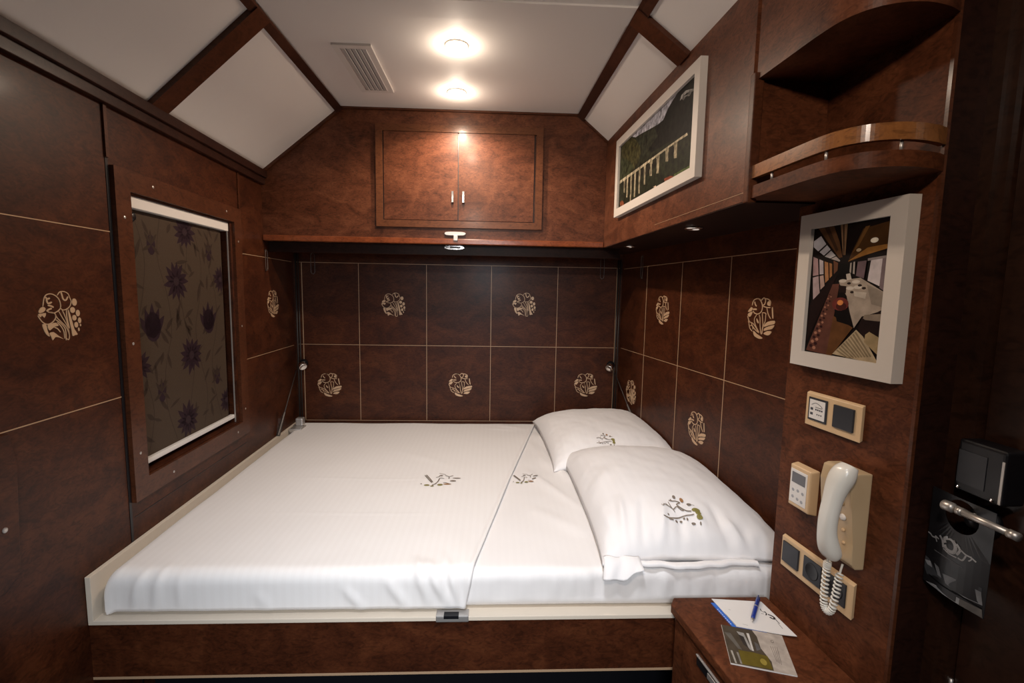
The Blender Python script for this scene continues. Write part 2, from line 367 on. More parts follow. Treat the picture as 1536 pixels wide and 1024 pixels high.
# partition beside the bed: carries switches, phone and picture
pt = empty('wall_partition', (.9, 1.04, 0), kind='structure')
bm = bmesh.new(); prism(bm, [(xp(1.222), 1.222), (xp(.874), .874), (1.0, .874), (1.0, 1.222)], 0, 2.3)
obj('panelling', bm, W_PILLAR, pt)
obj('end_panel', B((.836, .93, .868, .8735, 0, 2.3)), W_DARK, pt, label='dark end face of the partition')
obj('corner_bead', B((.831, .838, .867, .875, 0, 2.3)), W_TRIM, pt, label='narrow wooden corner bead')
# door wall, on the right beyond the partition
wd = empty('wall_door', (1.0, 0, 0), kind='structure')
def F_D(a, h, d): return Vector((.915+.06*(.87-a)-d, a, h))
obj('panelling', B((YF, -.05, 0, 2.45, -.05, 0), (-.05, .87, 2.10, 2.45, -.05, 0)), W_DARK, wd, F_D)
dr = empty('door_1', (.95, .4, 0), kind='structure')
obj('door_frame', B((.845, .868, 0, 2.12, -.05, .012), (.828, .845, 0, 2.11, -.05, .004)), W_DOOR, dr, F_D, label='stepped dark door jamb')
obj('door_leaf', B((-.05, .824, 0, 2.10, -.05, -.012)), W_DOOR, dr, F_D, label='dark wooden door')
bm = bmesh.new()
for zz in (1.185, .735): tube(bm, [(.8265, zz-.012, -.008), (.8265, zz+.012, -.008)], .0035, 8)
obj('hinge_pin', bm, M_STEEL, dr, F_D, smooth=True)

# ------------------------------------------------------------------ ceiling
cl = empty('ceiling', (-.16, 1, ZC), kind='structure')
zs = 2.067
def slopeL(y, t, d):   # t 0 at the wall moulding, 1 at the flat
    x0, z0, x1, z1 = xl(y), zs-.005, -.745, ZC
    n = Vector((z1-z0, 0, -(x1-x0))).normalized()
    p = Vector((x0+(x1-x0)*t, y, z0+(z1-z0)*t)); return p+n*d
def slopeR(y, t, d):
    x0, z0, x1, z1 = xu(y)+.002, 2.2545, .412+.03*(YC-y), ZC
    n = Vector((-(z1-z0), 0, -(x0-x1))).normalized()
    p = Vector((x0+(x1-x0)*t, y, z0+(z1-z0)*t)); return p+n*d
Y1 = 2.42
obj('flat_panel', B((-.76, .56, YF, Y1, ZC, ZC+.03)), M_CEIL, cl)
bm = B(*[(YF+(Y1-YF)*k/16, YF+(Y1-YF)*(k+1)/16, 0, 1.0, -.03, 0) for k in range(16)]); bmesh.ops.remove_doubles(bm, verts=bm.verts[:], dist=1e-5)
obj('sloping_panel', bm, M_CEIL, cl, slopeL)
bm = B(*[(YF+(Y1-YF)*k/16, YF+(Y1-YF)*(k+1)/16, 0, 1.0, -.03, 0) for k in range(16)]); bmesh.ops.remove_doubles(bm, verts=bm.verts[:], dist=1e-5)
obj('sloping_panel', bm, M_CEIL, cl, slopeR)
obj('cross_board', B((-.735, .44, 1.525, 1.622, ZC-.006, ZC+.002)), M_CEIL, cl, label='raised white cross board')
obj('joint_line', B((-.735, .43, 1.622, 1.6255, ZC-.0015, ZC+.002)), W_RIB, cl)
def rib(name, x0, x1, y0, y1, z0=ZC-.012, z1=ZC+.001):
    return obj(name, B((x0, x1, y0, y1, z0, z1)), W_RIB, cl)
t1 = .0
bm = B((YF, Y1, 1-.07, 1.0, 0, .012)); obj('wooden_rib', bm, W_RIB, cl, slopeL, label='dark wooden rib between flat and sloping ceiling')
bm = B((YF, Y1, .80, .999, 0, .010)); obj('wooden_rib', bm, W_RIB, cl, slopeR, label='dark wooden rib between flat and sloping ceiling')
obj('wooden_rib', B((1.585, 1.665, .0, .985, .0, .017)), W_TRIM, cl, slopeL, label='brown wooden rib crossing the slope')
obj('wooden_rib', B((1.525, 1.60, .0, .985, .0, .014)), W_TRIM, cl, slopeR, label='brown wooden rib crossing the slope')
for sl, k in ((slopeL, .012), (slopeR, .008)): obj('edge_bead', B((YC-.014, YC+.002, 0, 1.0, 0, k)), W_TRIM, cl, sl)
obj('edge_bead', B((-.75, .415, YC-.012, YC+.002, ZC-.009, ZC)), W_TRIM, cl)
tr = empty('trim_1', (-1.08, 1, 2.0), kind='structure')
obj('cornice', B((YF, YC, 2.035, 2.068, 0, .030), (YF, YC, 2.004, 2.035, 0, .018)), W_RIB, tr, F_L, bevel=.002, label='stepped dark wooden cornice')
obj('filler_panel', B((.56, 1.3, YF, 1.0, 2.268, 2.30)), W_DARK, cl)

# ------------------------------------------------------------------ window with its blind
wn = empty('window_1', (-1.11, 1.79, .9), kind='structure')
def mitre(bm, a0, a1, h0, h1, w, d0, d1):
    o = [(a0, h0), (a1, h0), (a1, h1), (a0, h1)]; i = [(a0+w, h0+w), (a1-w, h0+w), (a1-w, h1-w), (a0+w, h1-w)]
    for k in range(4):
        q = [o[k], o[(k+1) % 4], i[(k+1) % 4], i[k]]
        lo = [bm.verts.new((*p, d0)) for p in q]; hi = [bm.verts.new((*p, d1)) for p in q]
        bm.faces.new(lo[::-1]); bm.faces.new(hi)
        for j in range(4): bm.faces.new((lo[j], lo[(j+1) % 4], hi[(j+1) % 4], hi[j]))
bm = bmesh.new(); mitre(bm, 1.427, 2.168, .838, 1.842, .062, 0, .013)
wf = obj('window_frame', bm, W_TRIM, wn, F_L, label='mitred reddish wooden frame')
obj('frame_groove', B((1.433, 2.162, .788, .79, 0, .001)), M_BLACK, wn, F_L)
for a, h in ((1.592, 1.815), (2.045, 1.815), (1.458, 1.70), (1.458, 1.326), (1.458, .985), (2.135, 1.70), (2.135, 1.33), (2.135, .955), (1.611, .865), (2.06, .868)):
    bm = bmesh.new(); lathe(bm, (a, h, .012), (0, 0, 1), [(0, .0045), (.0015, .0045), (.0025, .002)], 10)
    obj('screw', bm, M_STEEL, wf, F_L)
bl = empty('roller_blind', tuple(F_L(1.79, .92, -.03)), 'dark taupe roller blind with purple flowers, drawn down in the window', 'blind')
obj('head_rail', B((1.489, 2.091, 1.738, 1.774, -.045, -.006)), M_WHITE, bl, F_L, bevel=.003, label='white aluminium head rail')
obj('bottom_bar', B((1.49, 2.085, .925, .942, -.030, -.012)), M_WHITE, bl, F_L, bevel=.003, label='white bottom bar')
obj('guide_channel', B((2.084, 2.089, .907, 1.738, -.012, -.008)), M_STEEL, bl, F_L, label='thin light side guide')
obj('blind_backing', B((1.489, 2.092, .907, 1.774, -.05, -.046)), M_BLACK, bl, F_L)
ik = Ink(1, 1)
def leaf(x, y, L_, w, ang, col):
    pts = []
    for i in range(9):
        t = i/8; pts.append((L_*t, w*math.sin(PI*t)))
    for i in range(7, 0, -1):
        t = i/8; pts.append((L_*t, -w*math.sin(PI*t)*.7))
    c, s = math.cos(ang), math.sin(ang)
    q = [(x+px*c-py*s, y+px*s+py*c) for px, py in pts]
    q = [(min(2.06, max(1.4905, a)), min(1.737, max(.943, b))) for a, b in q]
    try: ik.poly(col, q)
    except ValueError: pass
BG = (70, 57, 46); LF = (55, 43, 35); FL = (44, 29, 35)
ik.poly(BG, [(1.49, .94), (2.062, .94), (2.062, 1.737), (1.49, 1.737)])
for i in range(75):
    x = random.uniform(1.5, 2.03); y = random.uniform(.96, 1.70)
    leaf(x, y, random.uniform(.04, .085), random.uniform(.006, .011), random.choice((.5, 2.4, 1.1, 2.0))+random.uniform(-.4, .4), LF)
for x0 in (1.56, 1.68, 1.80, 1.88, 1.98):
    P = catmull([(x0+.03*math.sin(k*1.7+x0*20), .95+k*.13, 0) for k in range(7)], 4)
    for a, b in zip(P, P[1:]): ik.poly(LF, [(a.x-.0015, a.y), (a.x+.0015, a.y), (b.x+.0015, b.y), (b.x-.0015, b.y)])
for x, y, r in ((1.813, 1.70, .072), (1.748, 1.518, .078), (1.816, 1.243, .078), (1.773, 1.004, .078), (1.533, 1.241, .06), (2.045, 1.533, .06), (2.05, 1.015, .06)):
    for k in range(13): leaf(x, y, r*random.uniform(.8, 1.0), r*.17, 2*PI*k/13+random.uniform(-.08, .08), FL)
    ik.ell((50, 36, 40), x, y, r*.2, r*.2)
for x, y in ((1.61, 1.385), (1.943, 1.384)):
    for k, a in enumerate((.9, 1.25, 1.57, 1.9, 2.25)): leaf(x, y-.06, .12-.012*abs(k-2), .018, a, FL)
    ik.ell(FL, x, y-.02, .04, .05)
for x, y in ((1.624, 1.636), (1.966, 1.638), (1.635, 1.138), (1.986, 1.131)):
    ik.ell(FL, x, y, .021, .034)
    for a in (.9, 1.57, 2.2, 3.6, 5.6): leaf(x, y, .05, .007, a, LF)
obj('fabric', ik.bm, M_BLIND, bl, lambda a, h, d: F_L(a, h, -.026+d), label='taupe fabric with dark purple flowers', recalc=False)
bm = bmesh.new(); lathe(bm, (1.525, 1.712, -.024), (0, 0, 1), [(0, .019), (.006, .019), (.010, .012), (.016, .012), (.018, .008)], 20)
obj('black_knob', bm, M_BLACK, bl, F_L, smooth=True)

# fold down table flap at the left edge
ft = empty('folding_table', tuple(F_L(.95, .80, .01)), 'dark wooden folding table flap stowed flat against the left wall', 'table')
bm = bmesh.new(); prism(bm, [(.35, .82), (1.02, .82), (1.058, .845), (1.073, 1.10), (1.062, 1.168), (.35, 1.168)], .0015, .010)
obj('table_top', bm, W_PANEL, ft, F_L, bevel=.001)
bm = bmesh.new(); lathe(bm, (1.031, .959, .010), (0, 0, 1), [(0, .006), (.002, .006), (.003, .003)], 10)
obj('screw', bm, M_STEEL, ft, F_L)

# ------------------------------------------------------------------ overhead cabinet on the back wall
oc = empty('overhead_cabinet', (-.25, 2.6, ZU), 'burl wood overhead cabinet with two doors under the white ceiling', 'cabinet')
# body outline follows the sloping ceiling
out = [(xl(YC), ZU), (xu(YC), ZU), (xu(YC), 2.2545), (.412, ZC), (-.745, ZC), (xl(YC), zs-.005)]
a0, a1, h0, h1 = -.548, .203, 1.851, 2.276
bm = bmesh.new()
def ybox(bm, poly, ya, yb):
    a = [bm.verts.new((p[0], ya, p[1])) for p in poly]; b = [bm.verts.new((p[0], yb, p[1])) for p in poly]; n = len(poly)
    bm.faces.new(a); bm.faces.new(b[::-1])
    for i in range(n): bm.faces.new((a[i], b[i], b[(i+1) % n], a[(i+1) % n]))
ybox(bm, out, YC, D-.004)
obj('body', bm, W_BRIGHT, oc)
bm = bmesh.new(); mitre(bm, -.581, .241, 1.815, 2.306, .033, 0, .014)
obj('door_frame', bm, W_FRAMEW, oc, F_C, label='raised moulded frame around the doors')
obj('door_recess', B((a0, a1, h0-.003, h1+.003, 0, .002)), M_BLACK, oc, F_C)
for x0, x1, hx in ((a0+.005, -.1800, -.205), (-.1760, a1-.005, -.152)):
    d = obj('door', B((x0, x1, h0, h1, .002, .009)), W_BRIGHT, oc, F_C, bevel=.0012)
    bm = B((hx-.006, hx+.006, 1.937, 1.992, .016, .022), (hx-.004, hx+.004, 1.945, 1.951, .008, .018), (hx-.004, hx+.004, 1.979, 1.985, .008, .018))
    obj('handle', bm, M_CHROME, d, F_C, bevel=.0015, label='small chrome pull')
obj('lower_lipping', B((xl(YC)+.002, xu(YC)-.002, ZU-.001, ZU+.027, 0, .012)), W_ORANGE, oc, F_C, bevel=.004, label='orange brown rounded lower lipping')
bm = bmesh.new(); prism(bm, [(-.192+.053*math.copysign(abs(math.cos(2*PI*i/28))**.6, math.cos(2*PI*i/28)), 1.787+.009*math.copysign(abs(math.sin(2*PI*i/28))**.7, math.sin(2*PI*i/28))) for i in range(28)], 0, .014)
lt = obj('latch', bm, M_STEEL, oc, F_C, bevel=.0015, label='oval metal latch')
obj('latch_bolt', B((-.200, -.178, 1.752, 1.781, .008, .02)), M_STEEL, lt, F_C, bevel=.002)
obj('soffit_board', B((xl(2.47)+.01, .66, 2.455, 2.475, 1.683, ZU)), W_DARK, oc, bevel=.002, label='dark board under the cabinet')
bm = bmesh.new()
ov = lambda r1, r2: [(-.2+r1*math.copysign(abs(math.cos(2*PI*i/32))**.8, math.cos(2*PI*i/32)), 1.7225+r2*math.sin(2*PI*i/32)) for i in range(32)]
prism(bm, ov(.050, .0105), 0, .004); sp = obj('strike_plate', bm, M_CHROME, oc, lambda a, h, d: Vector((a, 2.455-d, h)), label='oval chrome strike plate')
obj('slot', B((-.222, -.168, 1.718, 1.727, .003, .0048), (-.241, -.228, 1.720, 1.725, .003, .0048)), M_BLACK, sp, lambda a, h, d: Vector((a, 2.455-d, h)))

# ------------------------------------------------------------------ locker over the pillows
ol = empty('overhead_locker', (.75, 2.0, ZU), 'plain burl wood overhead locker above the pillows on the right', 'locker')
bm = bmesh.new()
vs = []
for y in (1.171, YC-.001): vs.append([bm.verts.new(p) for p in ((xu(y), y, ZU), (1.0, y, ZU), (1.0, y, 2.30), (xu(y)+.04, y, 2.30), (xu(y), y, 2.2545))])
bm.faces.new(vs[0]); bm.faces.new(vs[1][::-1])
for i in range(5): bm.faces.new((vs[0][i], vs[1][i], vs[1][(i+1) % 5], vs[0][(i+1) % 5]))
obj('body', bm, W_BRIGHT, ol)
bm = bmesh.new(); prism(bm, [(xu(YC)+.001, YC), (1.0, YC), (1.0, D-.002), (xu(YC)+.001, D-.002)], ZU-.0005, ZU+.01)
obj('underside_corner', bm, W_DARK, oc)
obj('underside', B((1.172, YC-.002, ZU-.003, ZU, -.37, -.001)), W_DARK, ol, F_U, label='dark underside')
obj('inlay_line', B((1.175, 1.75, 1.756, 1.757, 0, .001)), M_GOLD_LINE, ol, F_U)
for (x, y, r), lab in zip(((.691, 1.626, .032), (.662, 2.287, .028)), ('small chrome recessed spotlight under the locker, nearer the partition', 'small chrome recessed spotlight under the locker, nearer the back corner')):
    s = empty('recessed_spotlight', (x, y, ZU-.003), lab, 'lamp', 'spotlights under the locker')
    bm = bmesh.new(); lathe(bm, (x, y, ZU-.0032), (0, 0, -1), [(0, r), (.003, r), (.006, r*.86), (.006, r*.72), (.002, r*.66), (.001, r*.6)], 28)
    obj('bezel', bm, M_CHROME, s, smooth=True)
    bm = bmesh.new(); lathe(bm, (x, y, ZU-.0045), (0, 0, -1), [(0, r*.6), (.0008, r*.55)], 20)
    obj('lens', bm, M_SCREEN, s)

# ------------------------------------------------------------------ corner shelf with curved rail
cs = empty('corner_shelf', (.75, 1.0, ZU), 'curved dark wooden corner shelf with golden gallery rail above the framed picture', 'shelf')
plan = [tuple(p[:2]) for p in catmull([(xu(1.155), 1.155, 0), (xu(1.05)+.001, 1.05, 0), (.636, .96, 0), (.646, .905, 0), (.670, .868, 0), (.705, .848, 0), (.75, .842, 0), (.80, .852, 0), (.832, .866, 0)], 6)]
def offs(pl, d):
    o = []
    for i, p in enumerate(pl):
        a = Vector(pl[max(i-1, 0)]); b = Vector(pl[min(i+1, len(pl)-1)]); t = (b-a).normalized()
        o.append((p[0]-t.y*-d*-1, p[1]+t.x*-d*-1))
    return o
back = [(xp(.876)-.001, .876), (xp(1.155)-.001, 1.155)]
bm = bmesh.new(); prism(bm, plan+back, 1.737, 1.766); obj('shelf_board', bm, W_PILLAR, cs, label='curved shelf board')
bm = bmesh.new(); prism(bm, plan+back, 2.014, 2.266); obj('upper_fascia', bm, W_BRIGHT, cs, label='curved fascia above the opening')
def strip(bm, pl, w, z0, z1):
    inn = []
    for i, p in enumerate(pl):
        a = Vector(pl[max(i-1, 0)]); b = Vector(pl[min(i+1, len(pl)-1)]); t = (b-a).normalized()
        n = Vector((-t.y, t.x)) ; inn.append((p[0]+n.x*w, p[1]+n.y*w))
    for i in range(len(pl)-1):
        q = [pl[i], pl[i+1], inn[i+1], inn[i]]
        lo = [bm.verts.new((*p, z0)) for p in q]; hi = [bm.verts.new((*p, z1)) for p in q]
        bm.faces.new(lo[::-1]); bm.faces.new(hi); bm.faces.new((lo[0], lo[1], hi[1], hi[0])); bm.faces.new((lo[2], lo[3], hi[3], hi[2]))
        if i == 0: bm.faces.new((lo[0], hi[0], hi[3], lo[3]))
        if i == len(pl)-2: bm.faces.new((lo[1], lo[2], hi[2], hi[1]))
    bmesh.ops.remove_doubles(bm, verts=bm.verts[:], dist=1e-5)
bm = bmesh.new(); strip(bm, plan, .012, 1.784, 1.814)
rl = obj('gallery_rail', bm, W_RAIL, cs, label='golden brown curved gallery rail')
for x, y in ((.636, 1.085), (.648, .925), (.735, .852)):
    bm = bmesh.new(); tube(bm, [(x, y, 1.764), (x, y, 1.786)], .0028, 10); obj('peg', bm, M_STEEL, rl, smooth=True, label='short chrome peg')
obj('side_panel', B((.632, xp(1.16)-.001, 1.1555, 1.170, 1.737, 2.20)), W_PILLAR, cs)
obj('edge_post', B((xu(1.16)-.008, .640, 1.150, 1.1705, 1.728, 2.03)), W_TRIM, cs, bevel=.003, label='rounded vertical post')

# ------------------------------------------------------------------ hanging loops, corner posts, reading lamps
for pts, lab in ((( F_L, 2.425, 1.689, 1.588), 'slim dark metal loop hook on the left wall under the cabinet'), ((F_B, -1.042, 1.706, 1.586), 'slim dark metal loop hook on the back wall near its left corner'),
                 ((F_B, .648, 1.712, 1.588), 'slim dark metal loop hook on the back wall near its right corner'), ((F_R, 2.51, 1.706, 1.586), 'slim dark metal loop hook on the right wall under the locker')):
    F, a, ht, hb = pts; k = .011
    lp = empty('wall_loop', tuple(F(a, hb, .008)), lab, 'hook', 'metal loops around the bed niche')
    P = [(a-k, ht-.012, .008), (a-k*.6, ht-.003, .008), (a, ht, .008), (a+k*.6, ht-.003, .008), (a+k, ht-.012, .008), (a+k, hb+.012, .008), (a+k*.6, hb+.003, .008), (a, hb, .008), (a-k*.6, hb+.003, .008), (a-k, hb+.012, .008)]
    bm = bmesh.new(); tube(bm, P, .0018, 8, True); tube(bm, [(a, ht, .0), (a, ht, .008)], .002, 6); tube(bm, [(a, hb, .0), (a, hb, .008)], .002, 6)
    obj('loop', bm, M_LOOP, lp, F, smooth=True)
for s, lab in ((-1, 'slim dark vertical metal post in the back left corner of the niche'), (1, 'slim dark vertical metal post in the back right corner of the niche')):
    x = xl(D)+.024 if s < 0 else xr(D)-.022
    bm = bmesh.new(); tube(bm, [(x-.006, D-.014, .735), (x-.006, D-.014, 1.70)], .005, 8); tube(bm, [(x+.008, D-.014, .735), (x+.008, D-.014, 1.70)], .004, 8)
    obj('corner_post', bm, M_GREYMETAL, wb, label=lab, smooth=True)
def reading_lamp(x, y, z, s, lab):
    t = empty('reading_lamp', (x+s*.03, D-.02, z), lab, 'lamp', 'reading lamps in the niche corners')
    bx = x+s*.025
    bm = bmesh.new(); lathe(bm, (bx, D-.02, z+.004), (0, -1, 0), [(0, .024), (.012, .024), (.02, .018), (.03, .010)], 20)
    obj('wall_mount', bm, M_BLACK, t, smooth=True, label='black round mount')
    bm = bmesh.new(); tube(bm, [(bx, D-.045, z+.004), (x+s*.012, y+.01, z), (x, y-.01, z)], .007, 10)
    obj('joint', bm, M_CHROME, t, smooth=True)
    bm = bmesh.new(); ax = Vector((-s*.55, -.55, -.5)).normalized()
    lathe(bm, Vector((x+s*.012, y, z+.016)), ax, [(0, .008), (.004, .015), (.018, .020), (.036, .023), (.038, .019), (.030, .012)], 20)
    obj('shade', bm, M_CHROME, t, smooth=True, label='small chrome bullet shade')
reading_lamp(-1.078, 2.70, 1.062, -1, 'small chrome reading lamp in the left back corner above the bed')
reading_lamp(.690, 2.70, 1.070, 1, 'small chrome reading lamp in the right back corner above the pillow')
def stay(p0, p1, lab, col):
    t = empty('bed_stay', p1, lab, 'strut', 'folding stays of the bed')
    bm = bmesh.new(); tube(bm, [p0, p1], .003, 8); obj('rod', bm, col, t, smooth=True)
    d = (Vector(p0)-Vector(p1)).normalized(); q = Vector(p1)+d*.10
    bm = bmesh.new(); tube(bm, [Vector(p1)-d*.03, q], [.010, .006], 8); obj('bracket', bm, M_GREYMETAL, t, label='tapered metal bracket')
stay((-1.118, 2.705, 1.035), (xl(2.5)+.012, 2.50, .745), 'thin metal rod slanting from left reading lamp down to the bed', M_GREYMETAL)
stay((.722, 2.705, 1.045), (.792, 2.52, .80), 'thin metal rod slanting down behind the rear pillow', M_GREYMETAL)

# ------------------------------------------------------------------ bed
bd = empty('bed', (-.15, 1.95, 0), 'wide fold-down bed with cream inner boards and dark burl front panel', 'bed')
YB = 1.237; ZR = .592
obj('front_panel', B((xl(YB)+.001, xr(YB)-.03, YB, YB+.022, .425, ZR-.012)), W_PANEL, bd, label='burl wood front panel')
obj('lower_edge_strip', B((xl(YB)+.001, xr(YB)-.03, YB-.001, YB+.022, .418, .425)), M_GOLD_LINE, bd, label='thin gold strip')
obj('front_rail', B((xl(YB)+.001, xr(YB)-.03, YB-.003, YB+.09, ZR-.012, ZR)), M_CREAM, bd, bevel=.0015, label='cream front rail')
obj('side_board', B((YB-.003, D-.02, ZR-.0005, .718, .001, .015)), M_CREAM, bd, F_L, bevel=.001, label='cream left side board')
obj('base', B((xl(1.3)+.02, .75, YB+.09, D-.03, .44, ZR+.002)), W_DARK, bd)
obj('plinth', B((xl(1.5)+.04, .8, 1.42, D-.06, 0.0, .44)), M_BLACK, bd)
lt = obj('latch', B((-.148, -.056, YB-.006, YB+.024, ZR-.014, ZR+.005)), M_STEEL, bd, bevel=.003, label='chrome latch on the front rail')
obj('latch_recess', B((-.126, -.084, YB-.0065, YB+.012, ZR-.004, ZR+.0055)), M_BLACK, lt, bevel=.001)
hg = obj('hinge', B((-1.125, -1.06, 2.60, 2.68, .700, .722)), M_STEEL, bd, bevel=.004, label='metal hinge bracket in the left back corner')
obj('hinge_knuckle', B((-1.115, -1.075, 2.66, 2.70, .722, .765)), M_STEEL, hg, bevel=.006)

# mattress
ZT = .708
def mx0(y): return xl(y)+.038
def mx1(y): return xr(y)-.012
def axis_vals(a, b, r, n, m=5):
    v = [a+r*(1-math.cos(k/m*PI/2))*0+r*k/m for k in range(m)]
    v += [a+r+(b-a-2*r)*k/n for k in range(n+1)]
    v += [b-r+r*k/m for k in range(1, m+1)]
    return v
def roundbox(X, Y, Z, r):
    """X, Y, Z value lists; returns bmesh of the rounded surface"""
    bm = bmesh.new(); cache = {}
    def V(x, y, z):
        k = (round(x, 5), round(y, 5), round(z, 5))
        if k not in cache:
            q = Vector((min(max(x, X[0]+r), X[-1]-r), min(max(y, Y[0]+r), Y[-1]-r), min(max(z, Z[0]+r), Z[-1]-r)))
            d = Vector((x, y, z))-q; cache[k] = bm.verts.new(q+d.normalized()*r if d.length > 0 else q)
        return cache[k]
    def face(A, Bv, f):
        for i in range(len(A)-1):
            for j in range(len(Bv)-1): bm.faces.new((V(*f(A[i], Bv[j])), V(*f(A[i+1], Bv[j])), V(*f(A[i+1], Bv[j+1])), V(*f(A[i], Bv[j+1]))))
    for z in (Z[0], Z[-1]): face(X, Y, lambda a, b: (a, b, z))
    for y in (Y[0], Y[-1]): face(X, Z, lambda a, b: (a, y, b))
    for x in (X[0], X[-1]): face(Y, Z, lambda a, b: (x, a, b))
    return bm
def seg_fold(x, y, a, b, w, h):
    ax, ay = a; bx, by = b; L2 = (bx-ax)**2+(by-ay)**2
    t = ((x-ax)*(bx-ax)+(y-ay)*(by-ay))/L2
    if t < 0 or t > 1: return 0
    px, py = ax+(bx-ax)*t, ay+(by-ay)*t
    d = math.hypot(x-px, y-py)
    return h*math.exp(-(d/w)**2)*math.sin(PI*min(1, max(0, t)))**1.3
# (unrolled y: below YM0 it runs down the front face)
YM0 = 1.262
MF = [((.24, 2.62), (.30, 2.25), .018, .006), ((.26, 2.60), (.36, 2.1), .02, .005), ((.22, 2.45), (.34, 1.9), .02, .005), ((.20, 2.25), (.42, 1.75), .022, .005),
      ((.12, 2.1), (.36, 1.6), .02, .006), ((.19, 2.5), (.27, 2.0), .012, .005), ((.29, 2.55), (.33, 2.15), .010, .006), ((.30, 2.66), (.40, 2.45), .02, .006), ((.12, 1.7), (.33, 1.45), .03, .003)]
for i in range(16):
    x = .28+.034*i+random.uniform(-.01, .01); MF.append(((x-.012, 1.30), (x+random.uniform(-.02, .03), 1.155), random.uniform(.007, .013), random.choice((1, -1, 1))*random.uniform(.003, .006)))
for i in range(6):
    x = .0+.05*i+random.uniform(-.015, .015); MF.append(((x, 1.28), (x+random.uniform(-.02, .02), 1.16), random.uniform(.008, .013), random.uniform(-.003, .003)))
MF = [(a, b, w, h*1.6) for a, b, w, h in MF]
bm = roundbox(axis_vals(0, 1.9, .03, 150, 4), axis_vals(YM0, 2.765, .03, 120, 4), axis_vals(.594, ZT, .03, 6, 4), .03)
for v in bm.verts:
    x, y, z = v.co; t = x/1.9
    nx = mx0(y)+(mx1(y)-mx0(y))*t
    yu = y if y > YM0+.03 or z > ZT-.005 else YM0+.03-math.hypot(y-(YM0+.03), 0)-(ZT-z)
    f = sum(seg_fold(nx, yu, *q) for q in MF)
    f += .0035*noise.noise(Vector((nx*5, yu*5, 2)))+.0015*noise.noise(Vector((nx*16, yu*9, 5)))
    k = 1 if z > .62 else 0.2
    under = (-.052+.135*(yu-1.24)/.68 if yu < 1.92 else .083+.175*(yu-1.92)/.8)-.02   # smooth where the top sheet covers it
    if nx < under: f = min(f*max(.0, 1-(under-nx)/.04), .001)-.0015*min(1, (under-nx)/.04)
    sn = min(1, max(0, (YM0+.03-y)/.03)); cs_ = math.sqrt(1-sn*sn)
    if z > .64: v.co.y -= f*k*sn; v.co.z += f*k*cs_
    elif sn > 0: v.co.y -= f*k
    v.co.x = nx
mt = obj('mattress', bm, M_LINEN, smooth=True, label='mattress in plain white fitted sheet, bare between the sheet and the pillows', cat='mattress')

# loose top sheet on the left two thirds
def hem(y):
    return -.052+.135*(y-1.24)/.68 if y < 1.92 else .083+.175*(y-1.92)/.8
SF = [((-.42, 1.24), (-.34, 1.15), .013, .006), ((-.30, 1.27), (-.22, 1.15), .014, .007), ((-.22, 1.34), (-.165, 1.16), .013, .009), ((-.19, 1.32), (-.10, 1.15), .014, .010), ((-.12, 1.36), (-.12, 1.16), .012, -.006), ((-.14, 1.36), (-.075, 1.15), .010, .008), ((-.66, 1.23), (-.60, 1.15), .016, .003),
      ((-.10, 1.5), (-.06, 1.2), .02, .003), ((-.95, 1.29), (-.99, 1.16), .012, .008), ((-.90, 1.31), (-.93, 1.15), .012, .006), ((-1.0, 1.30), (-1.03, 1.17), .012, -.008), ((-.85, 1.28), (-.86, 1.16), .014, .004),
      ((-1.0, 1.92), (.05, 1.90), .006, .0012), ((-1.0, 1.61), (-.05, 1.60), .006, .0012), ((-.5, 2.3), (-.1, 2.0), .03, .002), ((.02, 2.72), (.21, 2.62), .03, .006), ((-.05, 2.66), (.16, 2.60), .02, .003)]
def sheet_bm():
    bm = bmesh.new(); r = .034; zt = ZT+.005
    nu, nv = 190, 170; rows = []
    vmax = 2.745; vmin = 1.262+.03-PI/2*.034-.075
    for j in range(nv+1):
        yu = vmax+(vmin-vmax)*(j/nv)
        ye = 1.262+.03
        row = []
        x_left = mx0(max(yu, ye))-.055; x_right = hem(yu)
        for i in range(nu+1):
            xu_ = x_left+(x_right-x_left)*(i/nu)
            xe = mx0(max(yu, ye))+.03
            dx = dzx = 0; x = xu_
            if xu_ < xe:
                a = xe-xu_
                if a < PI/2*r: dx = -r*math.sin(a/r); dzx = -(r-r*math.cos(a/r))
                else: dx = -r; dzx = -r-(a-PI/2*r)
                x = xe+dx
            y = yu; dzy = 0; ny, nz = 0, 1
            if yu < ye:
                a = ye-yu
                if a < PI/2*r: y = ye-r*math.sin(a/r); dzy = -(r-r*math.cos(a/r)); ny, nz = -math.sin(a/r), math.cos(a/r)
                else: y = ye-r; dzy = -r-(a-PI/2*r); ny, nz = -1, 0
            z = max(.5965, zt+dzx+dzy)
            f = sum(seg_fold(xu_, yu, *q) for q in SF)+.003*noise.noise(Vector((xu_*3.5, yu*3.5, 9)))+.001*noise.noise(Vector((xu_*12, yu*7, 1)))
            f += .004*math.exp(-((xu_-x_right+.006)/.007)**2)
            f = max(f, -.002)
            row.append(bm.verts.new((x, y+ny*f, z+nz*f)))
        rows.append(row)
    for a, b in zip(rows, rows[1:]):
        for i in range(nu): bm.faces.new((a[i], b[i], b[i+1], a[i+1]))
    return bm
ts = obj('bed_sheet', sheet_bm(), M_SHEET, smooth=True, label='white satin-striped top sheet covering the left side of the mattress', cat='sheet')
sm = ts.modifiers.new('thick', 'SOLIDIFY'); sm.thickness = .003; sm.offset = 1

